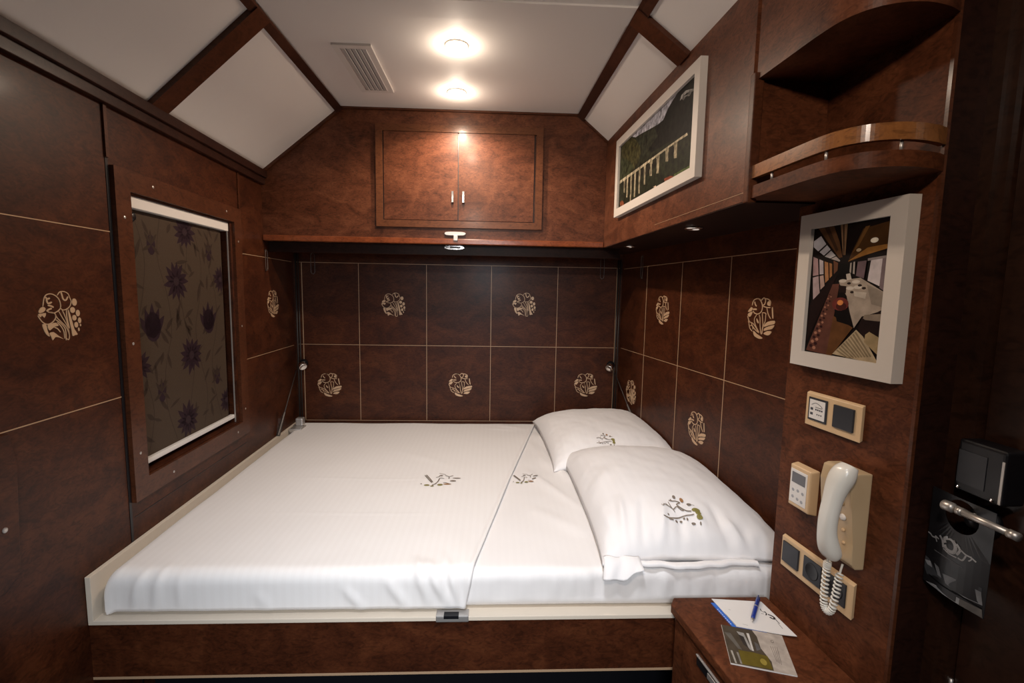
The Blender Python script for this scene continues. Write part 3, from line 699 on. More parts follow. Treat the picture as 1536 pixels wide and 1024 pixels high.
# pillows
def pillow(cx, cy, a, b, H, rot, lift, seed, tiltx=0, zb=ZT+.006, wall=True, folds=(), pw=.46):
    bm = bmesh.new(); n = 90; g = {}
    c, s = math.cos(rot), math.sin(rot)
    for side in (1, -1):
        for i in range(n+1):
            for j in range(n+1):
                if side < 0 and (i in (0, n) or j in (0, n)): g[(side, i, j)] = g[(1, i, j)]; continue
                u = -math.cos(PI*i/n); v = -math.cos(PI*j/n); u = (u*.5+(-1+2*i/n)*.5); v = (v*.5+(-1+2*j/n)*.5)
                e = max(0, (1-abs(u)**2.6))*max(0, (1-abs(v)**2.6))
                h = H*e**pw
                X = a*u*(1-.05*(1-abs(v)**3)*abs(u)**4); Y = b*v*(1-.06*(1-abs(u)**3)*abs(v)**4)
                corner = (abs(u)*abs(v))**3
                wr = (.004*noise.noise(Vector((u*3+seed, v*3, side)))+.0022*noise.noise(Vector((u*9, v*7+seed, side*2))))*min(1, e*4)
                edge = max(abs(u), abs(v))
                ring = math.exp(-((edge-.90)/.07)**2)
                th = math.atan2(v, u)
                wr += ring*.0045*noise.noise(Vector((u*10, v*10, seed+3)))
                mid = .30*H*((1-abs(u)**5)*(1-abs(v)**5))**.5
                z = mid+(h*.72 if side > 0 else -min(h*.28, mid))+wr*(1 if side > 0 else .2)
                z += lift*(u*.5+.5)**1.5*(1 if True else 0)+tiltx*(v*.5+.5)
                wx = cx+X*c-Y*s; wy = cy+X*s+Y*c
                z += sum(seg_fold(wx, wy, *q) for q in folds)*(1 if side > 0 else 0)
                if wall: wx = min(wx, (xr(wy) if wy > 1.228 else xp(wy))-.006+.0)
                g[(side, i, j)] = bm.verts.new((wx, wy, max(zb, zb+z)))
    for side in (1, -1):
        for i in range(n):
            for j in range(n):
                q = [g[(side, i, j)], g[(side, i+1, j)], g[(side, i+1, j+1)], g[(side, i, j+1)]]
                try: bm.faces.new(q if side > 0 else q[::-1])
                except ValueError: pass
    return bm
pfolds = [((.40, 1.30), (.43, 1.50), .012, .007), ((.45, 1.28), (.50, 1.47), .013, -.006), ((.50, 1.27), (.56, 1.44), .012, .007), ((.56, 1.27), (.60, 1.40), .014, -.005), ((.37, 1.32), (.36, 1.52), .014, .005),
          ((.66, 1.28), (.64, 1.42), .014, .005), ((.72, 1.27), (.70, 1.45), .014, -.005), ((.77, 1.27), (.72, 1.38), .014, .006), ((.34, 1.5), (.45, 1.75), .03, .004)]
pfolds = [(a, b, w, h*1.8) for a, b, w, h in pfolds]
p1 = obj('pillow', pillow(.63, 1.695, .305, .43, .140, .0, -.016, 1, .008, folds=pfolds, pw=.58, zb=ZT+.012), M_PILLOW, smooth=True, label='large white pillow nearest the partition, lying in front of the other one', cat='pillow', group='bed pillows')
p2 = obj('pillow', pillow(.570, 2.36, .310, .355, .125, .05, .012, 6, .030, pw=.52), M_PILLOW, smooth=True, label='white pillow in the back corner, half hidden behind the front pillow', cat='pillow', group='bed pillows')
# folded-in hem of the pillowcase at its open front end
bm = bmesh.new(); pr = None
for i in range(41):
    t = i/40; x = .345+.44*t; w = .0012*math.sin(t*40)+.001*math.sin(t*23)
    y = 1.262+.008*math.sin(t*9)+w
    ring = [bm.verts.new((x, y+.030, ZT+.012)), bm.verts.new((x, y+.004, ZT+.022+w)), bm.verts.new((x, y-.008+w, ZT+.014)), bm.verts.new((x, y+.004, ZT+.004)), bm.verts.new((x, y+.030, ZT+.003))]
    if pr:
        for k in range(4): bm.faces.new((pr[k], pr[k+1], ring[k+1], ring[k]))
    pr = ring
obj('case_hem', bm, M_PILLOW, p1, smooth=True, label='open hem of the pillowcase')

# corner of the case drooping over the mattress edge
bm = bmesh.new(); g = []
for i in range(13):
    row = []
    for j in range(11):
        a = i/12; b = j/10; x = .332+.105*a-.010*b*(1-a)
        drop = b*(.052 if a < .55 else .052*(1-(a-.55)/.6))
        row.append(bm.verts.new((x, 1.280-.046*b**.6+.003*math.sin(a*14+b*3), .740-drop*.85+.002*math.sin(a*11))))
    g.append(row)
for i in range(12):
    for j in range(10): bm.faces.new((g[i][j], g[i+1][j], g[i+1][j+1], g[i][j+1]))
r = bmesh.ops.extrude_face_region(bm, geom=bm.faces[:])
for v in [q for q in r['geom'] if isinstance(q, bmesh.types.BMVert)]: v.co.y += .003
obj('case_corner', bm, M_PILLOW, p1, smooth=True, label='drooping corner of the pillowcase')

def embroider(target, cx, cy, R, ang, mirror=1, minw=.0006, M=MC):
    bpy.context.view_layer.update()
    me = target.data; T = target.matrix_world
    bvh = BVHTree.FromPolygons([T @ v.co for v in me.vertices], [p.vertices[:] for p in me.polygons])
    for keys, m, nm in ((('s', 'f', 'e'), M_THREAD, 'embroidery'), (('o',), M_OLIVE, 'embroidery'), (('b',), M_BROWN, 'embroidery')):
        bm = motif_bm(M, keys, R, sub=5, minw=minw)
        c, s = math.cos(ang), math.sin(ang)
        for v in bm.verts:
            x, y = v.co.x*mirror, v.co.y
            X, Y = cx+x*c-y*s, cy+x*s+y*c
            hit, nrm_, _, _ = bvh.ray_cast(Vector((X, Y, 2)), Vector((0, 0, -1)))
            if hit is None: hit = Vector((X, Y, ZT))
            v.co = hit+Vector((0, 0, .0042 if target is ts else .0030))
        obj(nm, bm, m, target, recalc=False, label={'o': 'olive embroidered leaf', 'b': 'brown embroidered leaf'}.get(keys[0], 'taupe embroidered branch'))
embroider(p1, .60, 1.40, .062, -.12)
embroider(p2, .535, 2.12, .045, -.1)
embroider(ts, -.205, 1.895, .080, .0, M=MD)
embroider(mt, .150, 1.925, .056, .0, M=MD)

# ------------------------------------------------------------------ ceiling lamps and vent
def spot(x, y, lab, vis=True, watt=1.3, beam=20, tag='ceiling spotlights'):
    s = empty('ceiling_spotlight', (x, y, ZC-.012), lab, 'lamp', tag)
    bm = bmesh.new(); lathe(bm, (x, y, ZC), (0, 0, -1), [(0, .044), (.003, .043), (.004, .040)], 28)
    obj('bezel', bm, M_WHITE, s, smooth=True)
    bm = bmesh.new(); lathe(bm, (x, y, ZC-.0035), (0, 0, -1), [(0, .040), (.005, .038), (.012, .030), (.018, .018), (.020, .006)], 24)
    obj('bulb', bm, M_LAMP, s, smooth=True, label='lit bulb')
    l = bpy.data.lights.new('spot_light', 'POINT'); l.energy = watt; l.color = (1, .83, .66); l.shadow_soft_size = .02
    lo = bpy.data.objects.new('spot_light', l); C.objects.link(lo); lo.parent = s; lo.location = (0, 0, -.040)
    l = bpy.data.lights.new('beam', 'SPOT'); l.energy = beam; l.color = (1, .80, .62); l.shadow_soft_size = .02; l.spot_size = 2.9; l.spot_blend = .5
    lo = bpy.data.objects.new('beam', l); C.objects.link(lo); lo.parent = s; lo.location = (0, 0, -.044)
spot(-.141, 1.80, 'lit round ceiling spotlight, the one farther from the cabinet')
spot(-.171, 2.20, 'lit round ceiling spotlight, the one nearer the cabinet')
av = empty('air_vent', (-.51, 2.01, ZC-.01), 'white slatted air vent in the ceiling left of the spotlights', 'vent')
bm = bmesh.new(); ax0, ax1, ay0, ay1 = -.592, -.450, 1.812, 2.215; w = .024
for b in ((ax0, ax1, ay0, ay0+w), (ax0, ax1, ay1-w, ay1), (ax0, ax0+w, ay0+w, ay1-w), (ax1-w, ax1, ay0+w, ay1-w)): addbox(bm, *b, ZC-.008, ZC)
obj('frame', bm, M_WHITE, av)
obj('backing', B((ax0+w, ax1-w, ay0+w, ay1-w, ZC-.0015, ZC)), M_INKD, av)
for k in range(5):
    x = ax0+w+.010+k*.019
    bm = bmesh.new(); vs = addbox(bm, -.0092, .0092, ay0+w, ay1-w, -.0012, .0012)
    for v in bm.verts: v.co = Matrix.Rotation(.35, 4, 'Y') @ v.co; v.co += Vector((x, 0, ZC-.006))
    obj('slat', bm, M_VENT, av)

# ------------------------------------------------------------------ pictures
def frame_obj(parent, F, a0, a1, h0, h1, w, d, m):
    bm = bmesh.new(); mitre(bm, a0, a1, h0, h1, w, .0, d); bmesh.ops.remove_doubles(bm, verts=bm.verts[:], dist=1e-5)
    obj('frame', bm, m, parent, F, label='plain white frame')
pa0, pa1, ph0, ph1 = 1.405, 2.185, 1.848, 2.186
pc = empty('framed_picture', tuple(F_U(1.79, ph0, .01)), 'white framed landscape picture of a viaduct and mountains on the overhead locker', 'picture', 'white framed pictures')
frame_obj(pc, F_U, pa0, pa1, ph0, ph1, .034, .022, M_FRAME)
obj('backing', B((pa0+.01, pa1-.01, ph0+.01, ph1-.01, .001, .012)), M_BLACK, pc, F_U)
ik = Ink(1, 1); q = quadmap((130, 540), (522, 180), (507, 690), (130, 890)); Q = lambda *p: [q(x, y) for x, y in p]
ik.poly((34, 36, 25), [(0, 0), (1, 0), (1, 1), (0, 1)])
ik.poly((150, 150, 160), Q((205, 470), (450, 246), (425, 290), (405, 330), (385, 385), (360, 405), (320, 425), (270, 450), (235, 472)))
ik.poly((20, 20, 16), Q((450, 246), (522, 180), (515, 480), (400, 520), (330, 560), (300, 520), (340, 430), (385, 385), (405, 330)))
ik.poly((40, 42, 32), Q((235, 472), (300, 440), (345, 425), (360, 470), (300, 560), (260, 600)))
ik.poly((58, 56, 34), Q((130, 560), (200, 480), (250, 500), (270, 560), (240, 640), (200, 680), (130, 720)), 3)
ik.poly((52, 56, 38), Q((130, 620), (170, 600), (230, 640), (180, 700), (130, 725)), 3)
ik.poly((140, 138, 135), Q((456, 300), (462, 272), (478, 254), (498, 255), (520, 262), (500, 272), (492, 290), (478, 286), (470, 304), (462, 292)))
ik.poly((24, 24, 20), Q((470, 282), (482, 268), (492, 270), (484, 280)))
ik.poly((30, 34, 22), Q((300, 690), (340, 680), (380, 640), (500, 560), (507, 690), (360, 770), (290, 800)), 2)
PC = (138, 128, 106)
for x, yb in ((170, 790), (190, 815), (215, 840), (240, 810), (267, 790), (297, 740), (330, 692), (364, 682), (406, 622), (441, 612)):
    top = 735+(x-135)*(490-735)/350; wd_ = 5.5 if x < 300 else 8
    ik.poly(PC, Q((x-wd_, top), (x+wd_, top-5), (x+wd_*.7, yb), (x-wd_*.7, yb)))
for xa, xb in ((170, 190), (190, 215), (215, 240), (240, 267), (267, 297), (297, 330), (330, 364), (406, 441)):
    t = lambda x: 735+(x-135)*(490-735)/350
    ik.poly((30, 28, 22), Q((xa+5, t(xa)+60), (xa+5, t(xa)+28), (.5*(xa+xb), t((xa+xb)/2)+14), (xb-5, t(xb)+24), (xb-5, t(xb)+56)))
ik.poly((165, 155, 132), Q((135, 728), (485, 486), (488, 500), (440, 528), (135, 745)))
ik.poly((120, 60, 38), Q((395, 718), (420, 706), (438, 712), (430, 726), (400, 738))); ik.poly((190, 180, 165), Q((400, 732), (425, 722), (420, 738), (402, 742)))
ik.poly((170, 150, 130), Q((345, 755), (358, 750), (358, 768), (346, 772))); ik.poly((70, 82, 45), Q((440, 700), (505, 664), (507, 690), (430, 728)))
ik.poly((110, 62, 40), Q((140, 845), (160, 835), (180, 858), (150, 880)))
pw_, ph_ = pa1-pa0-.064, ph1-ph0-.064
obj('print', ik.bm, M_PRINT, pc, lambda u, v, d: F_U(pa1-.032-u*pw_, ph0+.032+v*ph_, .0122+d), recalc=False, label='photo print of a viaduct below dark mountains')

ba0, ba1, bh0, bh1 = .902, 1.182, 1.329, 1.703
pc = empty('framed_picture', tuple(F_P(1.04, bh0, .01)), 'white framed portrait picture of a dining car interior, hung on the partition', 'picture', 'white framed pictures')
frame_obj(pc, F_P, ba0, ba1, bh0, bh1, .036, .025, M_FRAME2)
obj('backing', B((ba0+.01, ba1-.01, bh0+.01, bh1-.01, .001, .016)), M_BLACK, pc, F_P)
ik = Ink(1, 1); q = quadmap((142, 208), (535, 143), (472, 883), (118, 820)); Q = lambda *p: [q(x, y) for x, y in p]
ik.poly((16, 10, 9), [(0, 0), (1, 0), (1, 1), (0, 1)])
ik.poly((84, 56, 34), Q((165, 204), (252, 190), (285, 270), (302, 345), (285, 350), (215, 262)))
ik.poly((55, 36, 24), Q((200, 198), (225, 194), (280, 310), (270, 320)))
ik.poly((120, 92, 66), Q((288, 184), (324, 178), (316, 335), (304, 335))); ik.poly((50, 34, 25), Q((300, 182), (308, 181), (311, 335), (307, 335)))
ik.poly((66, 42, 20), Q((400, 205), (530, 165), (522, 290), (330, 370), (350, 315))); ik.poly((100, 68, 34), Q((410, 195), (430, 190), (380, 290), (350, 325)))
ik.poly((140, 96, 46), Q((330, 366), (420, 298), (522, 278), (520, 298), (410, 335))); ik.ell((225, 215, 195), *q(450, 262), .045, .018)
ik.ell((170, 150, 120), *q(380, 310), .03, .012)
GL = (178, 174, 178)
ik.poly(GL, Q((144, 270), (185, 243), (215, 282), (172, 318), (145, 298))); ik.poly(GL, Q((180, 322), (220, 287), (240, 308), (205, 338)))
ik.poly((165, 160, 160), Q((210, 343), (243, 314), (268, 338), (240, 352))); ik.poly((150, 140, 135), Q((244, 354), (270, 342), (292, 362), (288, 368)))
ik.poly((150, 122, 122), Q((145, 345), (172, 355), (180, 435), (148, 440))); ik.poly((158, 138, 138), Q((148, 448), (180, 440), (190, 525), (155, 558)))
ik.poly((160, 150, 152), Q((181, 357), (203, 365), (207, 430), (186, 432))); ik.poly((165, 140, 130), Q((187, 440), (207, 436), (215, 488), (194, 508)))
ik.poly((150, 105, 70), Q((210, 367), (230, 373), (236, 458), (218, 474))); ik.poly((140, 96, 60), Q((236, 374), (251, 379), (253, 438), (241, 450)))
ik.poly((96, 62, 44), Q((258, 362), (282, 374), (280, 412), (262, 430)))
ik.poly((26, 12, 11), Q((130, 600), (148, 565), (282, 430), (262, 475), (250, 500), (125, 780)))
ik.poly((8, 6, 6), Q((288, 378), (335, 378), (350, 430), (282, 445)))
ik.poly((86, 52, 42), Q((128, 812), (258, 480), (292, 478), (275, 600), (236, 838)))
for k in range(26):
    t = (k % 13)/13; x = 150+95*t+(12 if k > 12 else -6)*(1-t*.6); y = 790-280*t+(12 if k > 12 else 0)
    ik.ell((150, 105, 84) if k % 2 else (44, 20, 20), *q(x+10, y), .022*(1.2-t*.8), .012*(1.2-t*.8), 7)
ik.poly((88, 56, 30), Q((236, 838), (268, 640), (360, 700), (270, 832), (262, 843)))
ik.poly((12, 7, 7), Q((272, 608), (345, 600), (356, 692), (285, 668)))
ik.poly((150, 136, 122), Q((290, 462), (392, 448), (505, 528), (498, 600), (440, 635), (400, 642), (365, 702), (345, 620), (330, 540), (295, 480)))
ik.poly((128, 116, 104), Q((420, 480), (505, 528), (498, 600), (440, 580)))
ik.poly((30, 18, 16), Q((290, 486), (328, 490), (326, 526), (292, 520))); ik.poly((190, 178, 165), Q((325, 430), (345, 425), (352, 455), (330, 462)))
for x, y in ((310, 464), (372, 468), (345, 500), (380, 495)): ik.ell((185, 175, 162), *q(x, y), .05, .013)
for x, y in ((340, 476), (390, 486), (355, 520), (408, 500)): ik.ell((36, 26, 22), *q(x, y), .025, .009)
ik.poly((178, 166, 152), Q((362, 516), (420, 522), (414, 553), (366, 540)))
ik.ell((98, 44, 38), *q(300, 580), .11, .05); ik.ell((60, 26, 22), *q(305, 592), .07, .03); ik.ell((190, 118, 66), *q(300, 573), .04, .02)
ik.poly((28, 16, 15), Q((400, 645), (490, 610), (482, 756), (430, 722), (400, 750), (385, 705)))
ik.poly((122, 108, 94), Q((405, 652), (412, 634), (490, 628), (487, 668), (415, 660)))
ik.poly((158, 140, 112), Q((267, 835), (376, 710), (406, 745), (466, 880), (400, 868)))
for k in range(9):
    t = k/9; ik.poly((120, 104, 80), Q((285+95*t, 818-105*t), (291+95*t, 812-105*t), (345+108*t, 855-10*t), (338+108*t, 858-10*t)))
ik.poly((142, 122, 90), Q((410, 772), (415, 735), (432, 720), (480, 755), (474, 850)))
ik.poly((178, 168, 168), Q((440, 356), (488, 350), (474, 490), (424, 462))); ik.poly((96, 78, 82), Q((380, 368), (420, 362), (408, 452), (372, 438)))
ik.poly((104, 90, 92), Q((488, 350), (516, 344), (506, 522), (474, 498))); ik.poly((120, 110, 108), Q((425, 352), (518, 335), (516, 348), (425, 364)))
ik.poly((150, 140, 132), Q((345, 375), (352, 372), (350, 425), (342, 420))); ik.poly((150, 140, 132), Q((360, 370), (368, 367), (366, 430), (357, 427)))
pw2, ph2 = ba1-ba0-.070, bh1-bh0-.070
obj('print', ik.bm, M_PRINT2, pc, lambda u, v, d: F_P(ba1-.035-u*pw2, bh0+.035+v*ph2, .0165+d), recalc=False, label='photo print of a long dining car with tables and windows')

# ------------------------------------------------------------------ switches, thermostat, phone
def plate(parent, a0, a1, h0, h1, d=.010, m=M_BEIGE, ins=.0035):
    bm = bmesh.new(); addbox(bm, a0, a1, h0, h1, 0, d)
    for v in bm.verts:
        if v.co.z > .001: v.co.x += ins*(1 if v.co.x == a0 else -1); v.co.y += ins*(1 if v.co.y == h0 else -1)
    return obj('cover_plate', bm, m, parent, F_P, bevel=.0018, bseg=3, smooth=False, label='beige cover plate')
s1 = empty('light_switch', tuple(F_P(1.06, 1.185, .005)), 'beige two-gang switch plate under the dining car picture', 'switch')
plate(s1, .978, 1.138, 1.185, 1.266)
obj('card_surround', B((1.067, 1.124, 1.197, 1.254, .010, .0125)), M_DARKPL, s1, F_P, bevel=.001)
cd = obj('label_card', B((1.072, 1.119, 1.202, 1.249, .0122, .0134)), M_PAPER, s1, F_P, label='white printed card')
bm = bmesh.new(); tube(bm, catmull([(1.112, 1.236, .0136), (1.100, 1.242, .0136), (1.085, 1.238, .0136), (1.08, 1.232, .0136), (1.1, 1.232, .0136)], 4), .0006, 5)
for x, y in ((1.111, 1.226), (1.111, 1.214)): addbox(bm, x-.004, x+.004, y-.003, y+.003, .0134, .0138)
for k in range(4): addbox(bm, 1.078+k*.006, 1.082+k*.006, 1.224, 1.228, .0134, .0138)
for k in range(3): addbox(bm, 1.080+k*.006, 1.083+k*.006, 1.213, 1.216, .0134, .0138)
obj('card_print', bm, M_INKD, cd, F_P)
def rocker(parent, a0, a1, h0, h1):
    bm = bmesh.new(); addbox(bm, a0, a1, h0, h1, .009, .0145)
    for v in bm.verts:
        if v.co.z > .012 and v.co.y == h0: v.co.z += .003
    obj('rocker', bm, M_DARKPL, parent, F_P, bevel=.0012, label='charcoal rocker')
rocker(s1, .992, 1.047, 1.199, 1.252)
s2 = empty('switch_and_sockets', tuple(F_P(1.07, .781, .005)), 'beige three-gang plate with switch and two sockets, lowest on the partition', 'socket')
plate(s2, .957, 1.182, .781, .863)
rocker(s2, 1.114, 1.170, .795, .850)
for a in (1.042, .971):
    so = obj('socket', B((a, a+.056, .794, .850, .009, .0125)), M_DARKPL, s2, F_P, bevel=.001, label='charcoal power socket')
    bm = bmesh.new(); lathe(bm, (a+.028, .822, .0115), (0, 0, 1), [(0, .021), (.0016, .021), (.0018, .019), (.0012, .018)], 24)
    obj('socket_ring', bm, M_BLACK, so, F_P, smooth=True)
th = empty('thermostat', tuple(F_P(1.12, .957, .01)), 'small beige thermostat with grey screen left of the phone', 'thermostat')
bm = bmesh.new(); addbox(bm, 1.082, 1.158, .958, 1.074, 0, .022)
for v in bm.verts:
    if v.co.z > .01: v.co.x += .004*(1 if v.co.x < 1.1 else -1); v.co.y += .004*(1 if v.co.y < 1 else -1)
obj('housing', bm, M_BEIGE, th, F_P, bevel=.004, bseg=3)
obj('face', B((1.095, 1.150, .972, 1.060, .0215, .023)), M_WHITE, th, F_P, bevel=.001, label='white face')
obj('screen', B((1.100, 1.144, 1.026, 1.053, .0225, .0238)), M_SCREEN, th, F_P)
for a, h in ((1.138, 1.006), (1.122, 1.008), (1.106, 1.006), (1.138, .988), (1.122, .986), (1.108, .984)):
    bm = bmesh.new(); lathe(bm, (a, h, .0225), (0, 0, 1), [(0, .0045), (.001, .004)], 12); obj('button', bm, M_INK, th, F_P)

ph = empty('wall_telephone', tuple(F_P(1.0, .92, .01)), 'tan wall telephone with ivory handset on the partition', 'telephone')
# base: wedge profile in (height, depth), extruded along the wall
prof = [(.903, 0), (.903, .020), (.915, .030), (.960, .030), (1.04, .040), (1.085, .046), (1.118, .040), (1.122, .030), (1.122, 0)]
bm = bmesh.new(); A = [bm.verts.new((.945, h, d)) for h, d in prof]; Bv = [bm.verts.new((1.030, h, d)) for h, d in prof]; n = len(prof)
bm.faces.new(A); bm.faces.new(Bv[::-1])
for i in range(n): bm.faces.new((A[i], Bv[i], Bv[(i+1) % n], A[(i+1) % n]))
obj('base', bm, M_BEIGE2, ph, F_P, bevel=.003, bseg=2, label='tan wall base')
for h, r in ((1.045, .0035), (1.015, .0065), (.985, .0035), (.955, .0035)):
    bm = bmesh.new(); lathe(bm, (.968, h, .030+(h-.96)*.125), (0, 0, 1), [(0, r*1.2), (.003, r*1.1), (.004, r*.7)], 14); obj('button', bm, M_BEIGE if r < .005 else M_WHITE, ph, F_P, smooth=True)
# handset: swept rounded body curving away from the wall at the grip
bm = bmesh.new(); rings = []
path = [(1.140, .052, .018, .011), (1.128, .060, .022, .018), (1.112, .066, .0235, .020), (1.090, .072, .022, .017), (1.060, .076, .0195, .0145), (1.020, .078, .0190, .0140), (.985, .075, .0195, .0145), (.958, .068, .0215, .017), (.938, .060, .0225, .018), (.926, .054, .021, .015), (.920, .050, .016, .010)]
P4 = catmull([(a, b, 0) for a, b, _, _ in path], 4); R4 = catmull([(c, d, 0) for _, _, c, d in path], 4)
for k, (p, r) in enumerate(zip(P4, R4)):
    h, d = p.x, p.y; ac = .948+.022*(1.13-h)/.2
    t = (P4[min(k+1, len(P4)-1)]-P4[max(k-1, 0)]); ang = math.atan2(t.y, -t.x) if t.length else 0
    ring = []
    for i in range(20):
        th_ = 2*PI*i/20; ca, sa = math.cos(th_), math.sin(th_)
        ca = math.copysign(abs(ca)**.75, ca); sa = math.copysign(abs(sa)**.75, sa)
        ring.append(bm.verts.new((ac+r.x*ca, h+r.y*sa*math.sin(ang), d+r.y*sa*math.cos(ang))))
    rings.append(ring)
for a, b in zip(rings, rings[1:]):
    for i in range(20): bm.faces.new((a[i], a[(i+1) % 20], b[(i+1) % 20], b[i]))
bm.faces.new(rings[0][::-1]); bm.faces.new(rings[-1])
hs = obj('handset', bm, M_IVORY, ph, F_P, smooth=True, label='glossy ivory handset')
bm = bmesh.new()
loop = catmull([(.978, .925, .056), (.981, .900, .052), (.984, .885, .050), (.985, .84, .050), (.983, .80, .050), (.975, .786, .048), (.966, .798, .045), (.963, .84, .042), (.963, .88, .038), (.966, .905, .030)], 24)
tube(bm, [loop[i] for i in range(0, 22)], .0022, 8); tube(bm, loop[-22:], .0022, 8)
cl_ = loop[20:-20]; hel = []
L_ = len(cl_); turns = 34
for i in range(turns*12+1):
    f = i/(turns*12)*(L_-1); k = min(int(f), L_-2); p = cl_[k].lerp(cl_[k+1], f-k); t = (cl_[k+1]-cl_[k]).normalized()
    u = Vector((0, 0, 1)); u = (u-t*u.dot(t)).normalized(); w_ = t.cross(u); an = 2*PI*i/12
    hel.append(p+(u*math.cos(an)+w_*math.sin(an))*.0062)
tube(bm, hel, .0021, 6)
obj('coiled_cord', bm, M_IVORY, ph, F_P, smooth=True, label='ivory coiled cord')

# ------------------------------------------------------------------ door lock, handle, hanger
dh = dr
def F_K(a, h, d): return Vector((.922-d, a, h))
obj('lock_case', B((.742, .826, 1.144, 1.242, -.004, .040)), M_BLACK, dh, F_K, bevel=.006, bseg=3, label='black lock case')
obj('lock_display', B((.772, .822, 1.160, 1.222, .040, .0412)), M_SCREEN if False else M_DARKPL, dh, F_K, label='dark display')
obj('lock_flange', B((.742, .746, 1.148, 1.224, .041, .0425)), M_STEEL, dh, F_K)
bm = bmesh.new()
bm.free()
for a in (.817, .757):
    bm = bmesh.new(); lathe(bm, (a, 1.150, .040), (0, 0, 1), [(0, .003), (.002, .003), (.003, .0015)], 10)
    obj('lock_screw', bm, M_CHROME, dh, F_K)
bm = bmesh.new(); lathe(bm, (.792, 1.095, .002), (0, 0, 1), [(0, .027), (.008, .027), (.012, .022), (.034, .012)], 26); obj('rose', bm, M_BLACK, dh, F_K, smooth=True, label='black rose')
bm = bmesh.new(); tube(bm, [(.792, 1.100, .03), (.786, 1.115, .06), (.784, 1.124, .082)], .0075, 12)
tube(bm, [(.772, 1.124, .082), (.690, 1.126, .082)], .0060, 14); tube(bm, [(.774, 1.124, .082), (.765, 1.124, .082)], .0074, 14)
tube(bm, [(.690, 1.126, .082), (.676, 1.126, .082)], .0074, 14)
obj('lever', bm, M_STEEL, dh, F_K, smooth=True, label='chrome lever')
bm = bmesh.new(); tube(bm, [(.802, 1.123, .082), (.799, 1.123, .082), (.784, 1.124, .082), (.780, 1.124, .082)], [.006, .0095, .0095, .007], 14)
obj('lever_knob', bm, M_STEEL, dh, F_K, smooth=True)
tg = empty('door_hanger', (.885, .79, .94), 'black door hanger card with white crest and grey photo hanging from lever handle', 'sign')
def F_T(a, h, d):
    u = (a-.744)/.118; bend = .010*math.sin(PI*u)*(1 if h < 1.05 else .4)
    return Vector((.880-d-bend*.6, a, h))
bm = bmesh.new(); cyc, czc, rr = .800, 1.098, .031
# card with a round hole: quads between outer rectangle and hole
N_ = 48; outer = []; inner = []
for i in range(N_):
    an = 2*PI*i/N_+PI/4; c, s = math.cos(an), math.sin(an); k = max(abs(c), abs(s)); sx_, sy_ = c/k, s/k
    oy = .803+sx_*.059; oz = (1.132 if sy_ > 0 else 1.0)+0
    oz = czc+sy_*(.034 if sy_ > 0 else .060)
    outer.append((oy, oz)); inner.append((cyc+rr*c, czc+rr*s))
for d in (0, .0008):
    pass
vo = [bm.verts.new((*p, .0)) for p in outer]; vi = [bm.verts.new((*p, .0)) for p in inner]
for i in range(N_): bm.faces.new((vo[i], vo[(i+1) % N_], vi[(i+1) % N_], vi[i]))
gy = [.744+.118*k/10 for k in range(11)]; gz = [1.038-(1.038-.936)*k/8 for k in range(9)]
G = [[bm.verts.new((y, z, 0)) for z in gz] for y in gy]
for i in range(10):
    for j in range(8): bm.faces.new((G[i][j], G[i+1][j], G[i+1][j+1], G[i][j+1]))
r = bmesh.ops.extrude_face_region(bm, geom=bm.faces[:])
for v in [g for g in r['geom'] if isinstance(g, bmesh.types.BMVert)]: v.co.z = .0008
obj('card', bm, M_TAG, tg, F_T)
ik = Ink(1, 1)
def TP(x, y):   # zoomed crop coordinates of the hanger -> card plane
    q2 = quadmap((113, 288), (413, 392), (348, 938), (78, 770)); u, v = q2(x, y); return (.862-.118*u, .936+(1.132-.936)*v)
GW = (150, 150, 152)
def stroke(pts, w, col):
    P = catmull([(*TP(*p), 0) for p in pts], 4)
    for i in range(len(P)-1):
        a, b = P[i], P[i+1]; t = (b-a).normalized(); n_ = Vector((-t.y, t.x, 0))*w
        ik.poly(col, [(a+n_)[:2], (a-n_)[:2], (b-n_)[:2], (b+n_)[:2]])
for pts, w in (([(90, 520), (110, 530), (125, 545), (150, 548)], .0014), ([(150, 570), (140, 540), (160, 555)], .0012), ([(165, 535), (180, 560), (185, 595)], .0022),
               ([(195, 570), (190, 550), (215, 545), (235, 560), (245, 590), (235, 615), (205, 605), (192, 580)], .0034), ([(250, 570), (265, 600), (250, 625)], .0022),
               ([(270, 600), (290, 620), (310, 630), (330, 650)], .0014), ([(255, 640), (275, 650), (290, 625)], .0014), ([(185, 600), (215, 625), (250, 640)], .001), ([(300, 650), (312, 640), (310, 625)], .001)):
    stroke(pts, w, GW)
stroke([(138, 612), (200, 645), (275, 688)], .0008, (90, 90, 92))
ik.poly((70, 72, 76), [TP(*p) for p in ((80, 640), (110, 660), (160, 740), (230, 820), (100, 740), (80, 700))])
ik.poly((150, 152, 156), [TP(*p) for p in ((85, 665), (118, 672), (130, 705), (100, 690))]); ik.poly((120, 122, 126), [TP(*p) for p in ((140, 680), (165, 700), (180, 755), (160, 740))])
ik.poly((110, 112, 116), [TP(*p) for p in ((185, 730), (230, 745), (345, 800), (348, 868), (280, 840), (200, 780))]); ik.poly((60, 62, 66), [TP(*p) for p in ((185, 712), (350, 780), (346, 802), (230, 745))])
ik.poly((140, 142, 146), [TP(*p) for p in ((95, 778), (140, 790), (262, 850), (258, 884), (190, 852))]); ik.poly((95, 92, 90), [TP(*p) for p in ((262, 850), (345, 890), (346, 934), (258, 890))])
stroke([(110, 740), (180, 790), (250, 830)], .0012, (14, 14, 16)); stroke([(230, 815), (290, 850), (345, 885)], .0014, (14, 14, 16))
obj('card_print', ik.bm, M_PRINT2, tg, lambda a, h, d: F_T(a, h, .0011+d), recalc=False, label='white crest over a grey photo')

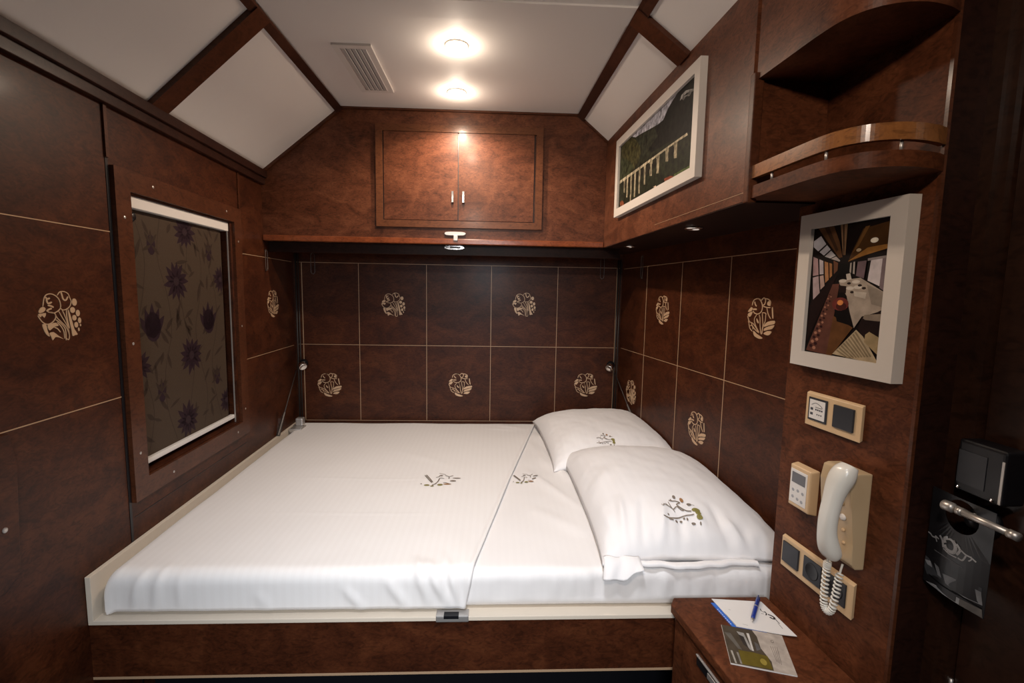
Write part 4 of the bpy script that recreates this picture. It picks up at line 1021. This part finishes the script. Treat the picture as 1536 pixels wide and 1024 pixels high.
# ------------------------------------------------------------------ nightstand with papers and pen
ns = empty('nightstand', (.68, 1.0, 0), 'reddish wooden nightstand with a side drawer, wedged between bed and partition', 'nightstand')
ZN = .645
def nl(y): return .507+.14*(1.21-y)
top = [(.507, 1.205), (.525, 1.232), (xp(1.232)-.02 if False else .795, 1.232), (xp(.78)-.004, .78), (nl(.78), .78)]
bm = bmesh.new(); prism(bm, top, ZN-.026, ZN)
obj('top', bm, W_PILLAR, ns, bevel=.004, bseg=3, label='reddish wooden top with rounded lipping')
body = [(nl(1.20)+.012, 1.20), (nl(1.20)+.02, 1.222), (.79, 1.222), (.83, .80), (nl(.80)+.012, .80)]
bm = bmesh.new(); prism(bm, body, 0, ZN-.0265); obj('carcass', bm, W_PILLAR, ns)
def F_N(a, h, d): return Vector((nl(a)+.012-d, a, h))
dw = obj('drawer', B((.81, 1.150, .46, .600, 0, .004)), W_PILLAR, ns, F_N, bevel=.001)
obj('handle', B((.93, 1.085, .565, .592, .003, .006)), M_BLACK, dw, F_N, bevel=.001, label='black recessed pull')
obj('handle_rim', B((.93, 1.085, .590, .594, .003, .009), (.975, 1.035, .570, .585, .006, .009)), M_STEEL, dw, F_N, bevel=.001, label='metal rim of the pull')
def sheetq(c, z, t, m, parent, name, lab=None, F=None):
    bm = bmesh.new(); prism(bm, c, z, z+t); return obj(name, bm, m, parent, label=lab)
def qmap(c):   # c: TL, TR, BR, BL in plan
    def f(u, v, d):
        a = Vector(c[3]).lerp(Vector(c[2]), u); b = Vector(c[0]).lerp(Vector(c[1]), u); p = a.lerp(b, v); return Vector((p.x, p.y, d))
    return f
bk = empty('blue_leaflet', (.64, 1.16, ZN), 'blue leaflet peeking out under the white notepad', 'leaflet')
cb = [(.620, 1.205), (.70, 1.20), (.712, 1.07), (.634, 1.098)]
sheetq(cb, ZN, .002, M_BLUE2, bk, 'cover')
ik = Ink(1, 1)
for k in range(9): ik.poly((200, 210, 235), [(.012, .20+k*.065), (.045, .20+k*.065), (.045, .235+k*.065), (.012, .235+k*.065)])
fq = qmap(cb); obj('cover_print', ik.bm, M_PRINT2, bk, lambda u, v, d: fq(u, v, ZN+.0021+d), recalc=False)
br = empty('brochure', (.65, 1.03, ZN), 'folded brochure with train photo lying in front of the notepad', 'brochure')
cb = [(.606, 1.117), (.742, 1.075), (.700, .950), (.566, .990)]
sheetq(cb, ZN, .0028, M_PAPER, br, 'pages')
ik = Ink(1, 1); q = quadmap((627, 400), (1085, 490), (1197, 790), (700, 690)); Q = lambda *p: [q(x, y) for x, y in p]
ik.poly((172, 160, 148), [(0, 0), (1, 0), (1, 1), (0, 1)])
ik.poly((74, 64, 52), Q((629, 400), (860, 445), (900, 500), (930, 590), (1010, 690), (1025, 752), (702, 688)))
ik.poly((150, 146, 140), Q((745, 455), (800, 470), (870, 610), (850, 600))); ik.poly((52, 46, 42), Q((760, 480), (800, 500), (840, 590), (800, 560)))
ik.poly((190, 184, 176), Q((820, 470), (840, 475), (880, 612), (866, 608))); ik.poly((96, 90, 82), Q((650, 460), (700, 470), (790, 600), (760, 590)))
ik.poly((98, 84, 32), Q((760, 600), (870, 620), (980, 650), (1020, 745), (790, 700))); ik.ell((150, 132, 60), *q(950, 690), .05, .08)
ik.poly((160, 152, 140), Q((700, 600), (715, 604), (750, 695), (735, 692))); ik.poly((130, 122, 112), Q((745, 615), (760, 618), (790, 700), (775, 696)))
ik.poly((92, 88, 86), Q((880, 540), (910, 560), (930, 600), (900, 610)))
for k in range(4): ik.poly((120, 110, 102), Q((1000+k*16, 575+k*3), (1004+k*16, 575+k*3), (1050+k*12, 690+k*8), (1046+k*12, 690+k*8)))
ik.ell((110, 100, 92), *q(1015, 540), .025, .04); ik.ell((172, 160, 148), *q(1015, 540), .016, .026)
fq2 = qmap(cb); obj('cover_print', ik.bm, M_PRINT2, br, lambda u, v, d: fq2(u, v, ZN+.0030+d), recalc=False, label='train photo and small text')
npd = empty('notepad', (.70, 1.14, ZN+.0035), 'white notepad with dark crest under the blue pen', 'notepad')
cn = [(.628, 1.218), (.763, 1.203), (.775, 1.066), (.642, 1.108)]
bm = bmesh.new(); n = 12; fq3 = qmap(cn)
g = [[bm.verts.new(fq3(i/n, j/n, ZN+.0032+.005*max(0, (i/n-.6))**2*4*(1-j/n))) for j in range(n+1)] for i in range(n+1)]
for i in range(n):
    for j in range(n): bm.faces.new((g[i][j], g[i+1][j], g[i+1][j+1], g[i][j+1]))
r = bmesh.ops.extrude_face_region(bm, geom=bm.faces[:])
for v in [x for x in r['geom'] if isinstance(x, bmesh.types.BMVert)]: v.co.z += .0016
obj('sheets', bm, M_PAPER, npd)
ik = Ink(1, 1); q = quadmap((552, 195), (930, 235), (1197, 495), (740, 412))
def st(pts, w, col):
    P = catmull([(*q(*p), 0) for p in pts], 3)
    for a, b in zip(P, P[1:]):
        t = (b-a).normalized(); n_ = Vector((-t.y, t.x, 0))*w; ik.poly(col, [(a+n_)[:2], (a-n_)[:2], (b-n_)[:2], (b+n_)[:2]])
for pts, w in (([(925, 290), (940, 310), (965, 318)], .008), ([(960, 312), (975, 330), (970, 340)], .010), ([(985, 335), (1010, 345), (1035, 362), (1030, 372), (1000, 355)], .018), ([(1045, 375), (1060, 392), (1075, 405)], .008), ([(935, 325), (955, 330)], .006), ([(1060, 400), (1095, 440)], .004)):
    st(pts, w, (40, 36, 36))
st([(655, 320), (690, 360), (735, 405)], .004, (130, 120, 115)); st([(790, 398), (830, 408)], .004, (130, 120, 115)); st([(685, 285), (700, 292)], .005, (120, 112, 108))
obj('crest_print', ik.bm, M_PRINT2, npd, lambda u, v, d: fq3(u, v, ZN+.0050+.005*max(0, u-.6)**2*4*(1-v)+d), recalc=False)
pn = empty('pen', (.72, 1.165, ZN+.006), 'blue ballpoint pen lying on the white notepad', 'pen')
a_, b_ = Vector((.757, 1.208, ZN+.0125)), Vector((.688, 1.118, ZN+.0105)); dd = (b_-a_).normalized(); Lp = (b_-a_).length
bm = bmesh.new(); lathe(bm, a_, dd, [(0, .0038), (.002, .0052), (.045, .0056), (Lp*.82, .0052), (Lp*.90, .004)], 16); obj('barrel', bm, M_BLUE, pn, smooth=True, label='blue barrel')
bm = bmesh.new(); lathe(bm, a_, dd, [(Lp*.90, .0038), (Lp*.97, .0022), (Lp, .0008)], 12); obj('tip', bm, M_STEEL, pn, smooth=True)
bm = bmesh.new(); lathe(bm, a_, dd, [(.044, .0058), (.048, .0058)], 16); obj('ring', bm, M_STEEL, pn)
u_ = Vector((0, 0, 1)); u_ = (u_-dd*u_.dot(dd)).normalized()
bm = bmesh.new(); tube(bm, [a_+dd*.002+u_*.003, a_+dd*.003+u_*.009, a_+dd*.038+u_*.0085, a_+dd*.042+u_*.0065], .0017, 8); obj('clip', bm, M_BLUE, pn, smooth=True)

# ------------------------------------------------------------------ light
def area(name, loc, rot, sx_, sy_, e, col, spread=PI):
    l = bpy.data.lights.new(name, 'AREA'); l.shape = 'RECTANGLE'; l.size = sx_; l.size_y = sy_; l.energy = e; l.color = col; l.spread = spread
    o = bpy.data.objects.new(name, l); C.objects.link(o); o.location = loc; o.rotation_euler = rot; return o
def pointl(name, loc, e, col, r=.03, spot=None, aim=None):
    l = bpy.data.lights.new(name, 'SPOT' if spot else 'POINT'); l.energy = e; l.color = col; l.shadow_soft_size = r
    o = bpy.data.objects.new(name, l); C.objects.link(o); o.location = loc
    if spot:
        l.spot_size = spot; l.spot_blend = 1.0
        o.rotation_euler = (Vector(aim)-Vector(loc)).to_track_quat('-Z', 'Y').to_euler()
    return o
# cool ceiling fitting of the entrance area, over and behind the camera
pointl('entrance_light', (.05, .60, 2.33), 68, (.87, .92, 1.0), .10, 1.45, (-.02, 1.58, .7))
pointl('added_warm_spot', (-.22, -.30, 2.28), 48, (1, .84, .70), .06, 1.7, (.85, 1.5, 1.45))  # added warm spot without a fitting, brightens the partition and right-hand walls
cg = area('added_front_fill', (-.05, -.7, 1.72), (0, 0, 0), .5, .7, 7.5, (.88, .93, 1.0), 1.3)  # added unseen area lamp, brightens the front face of the bed
cg.rotation_euler = (Vector((-.25, 1.24, .62))-cg.location).to_track_quat('-Z', 'Y').to_euler()
w = bpy.data.worlds.new('world'); sc.world = w; w.use_nodes = True
w.node_tree.nodes['Background'].inputs['Color'].default_value = (.35, .37, .42, 1); w.node_tree.nodes['Background'].inputs['Strength'].default_value = .02
sc.view_settings.view_transform = 'Standard'; sc.view_settings.look = 'None'; sc.view_settings.gamma = 1; sc.view_settings.use_curve_mapping = False
sc.view_settings.exposure = 0
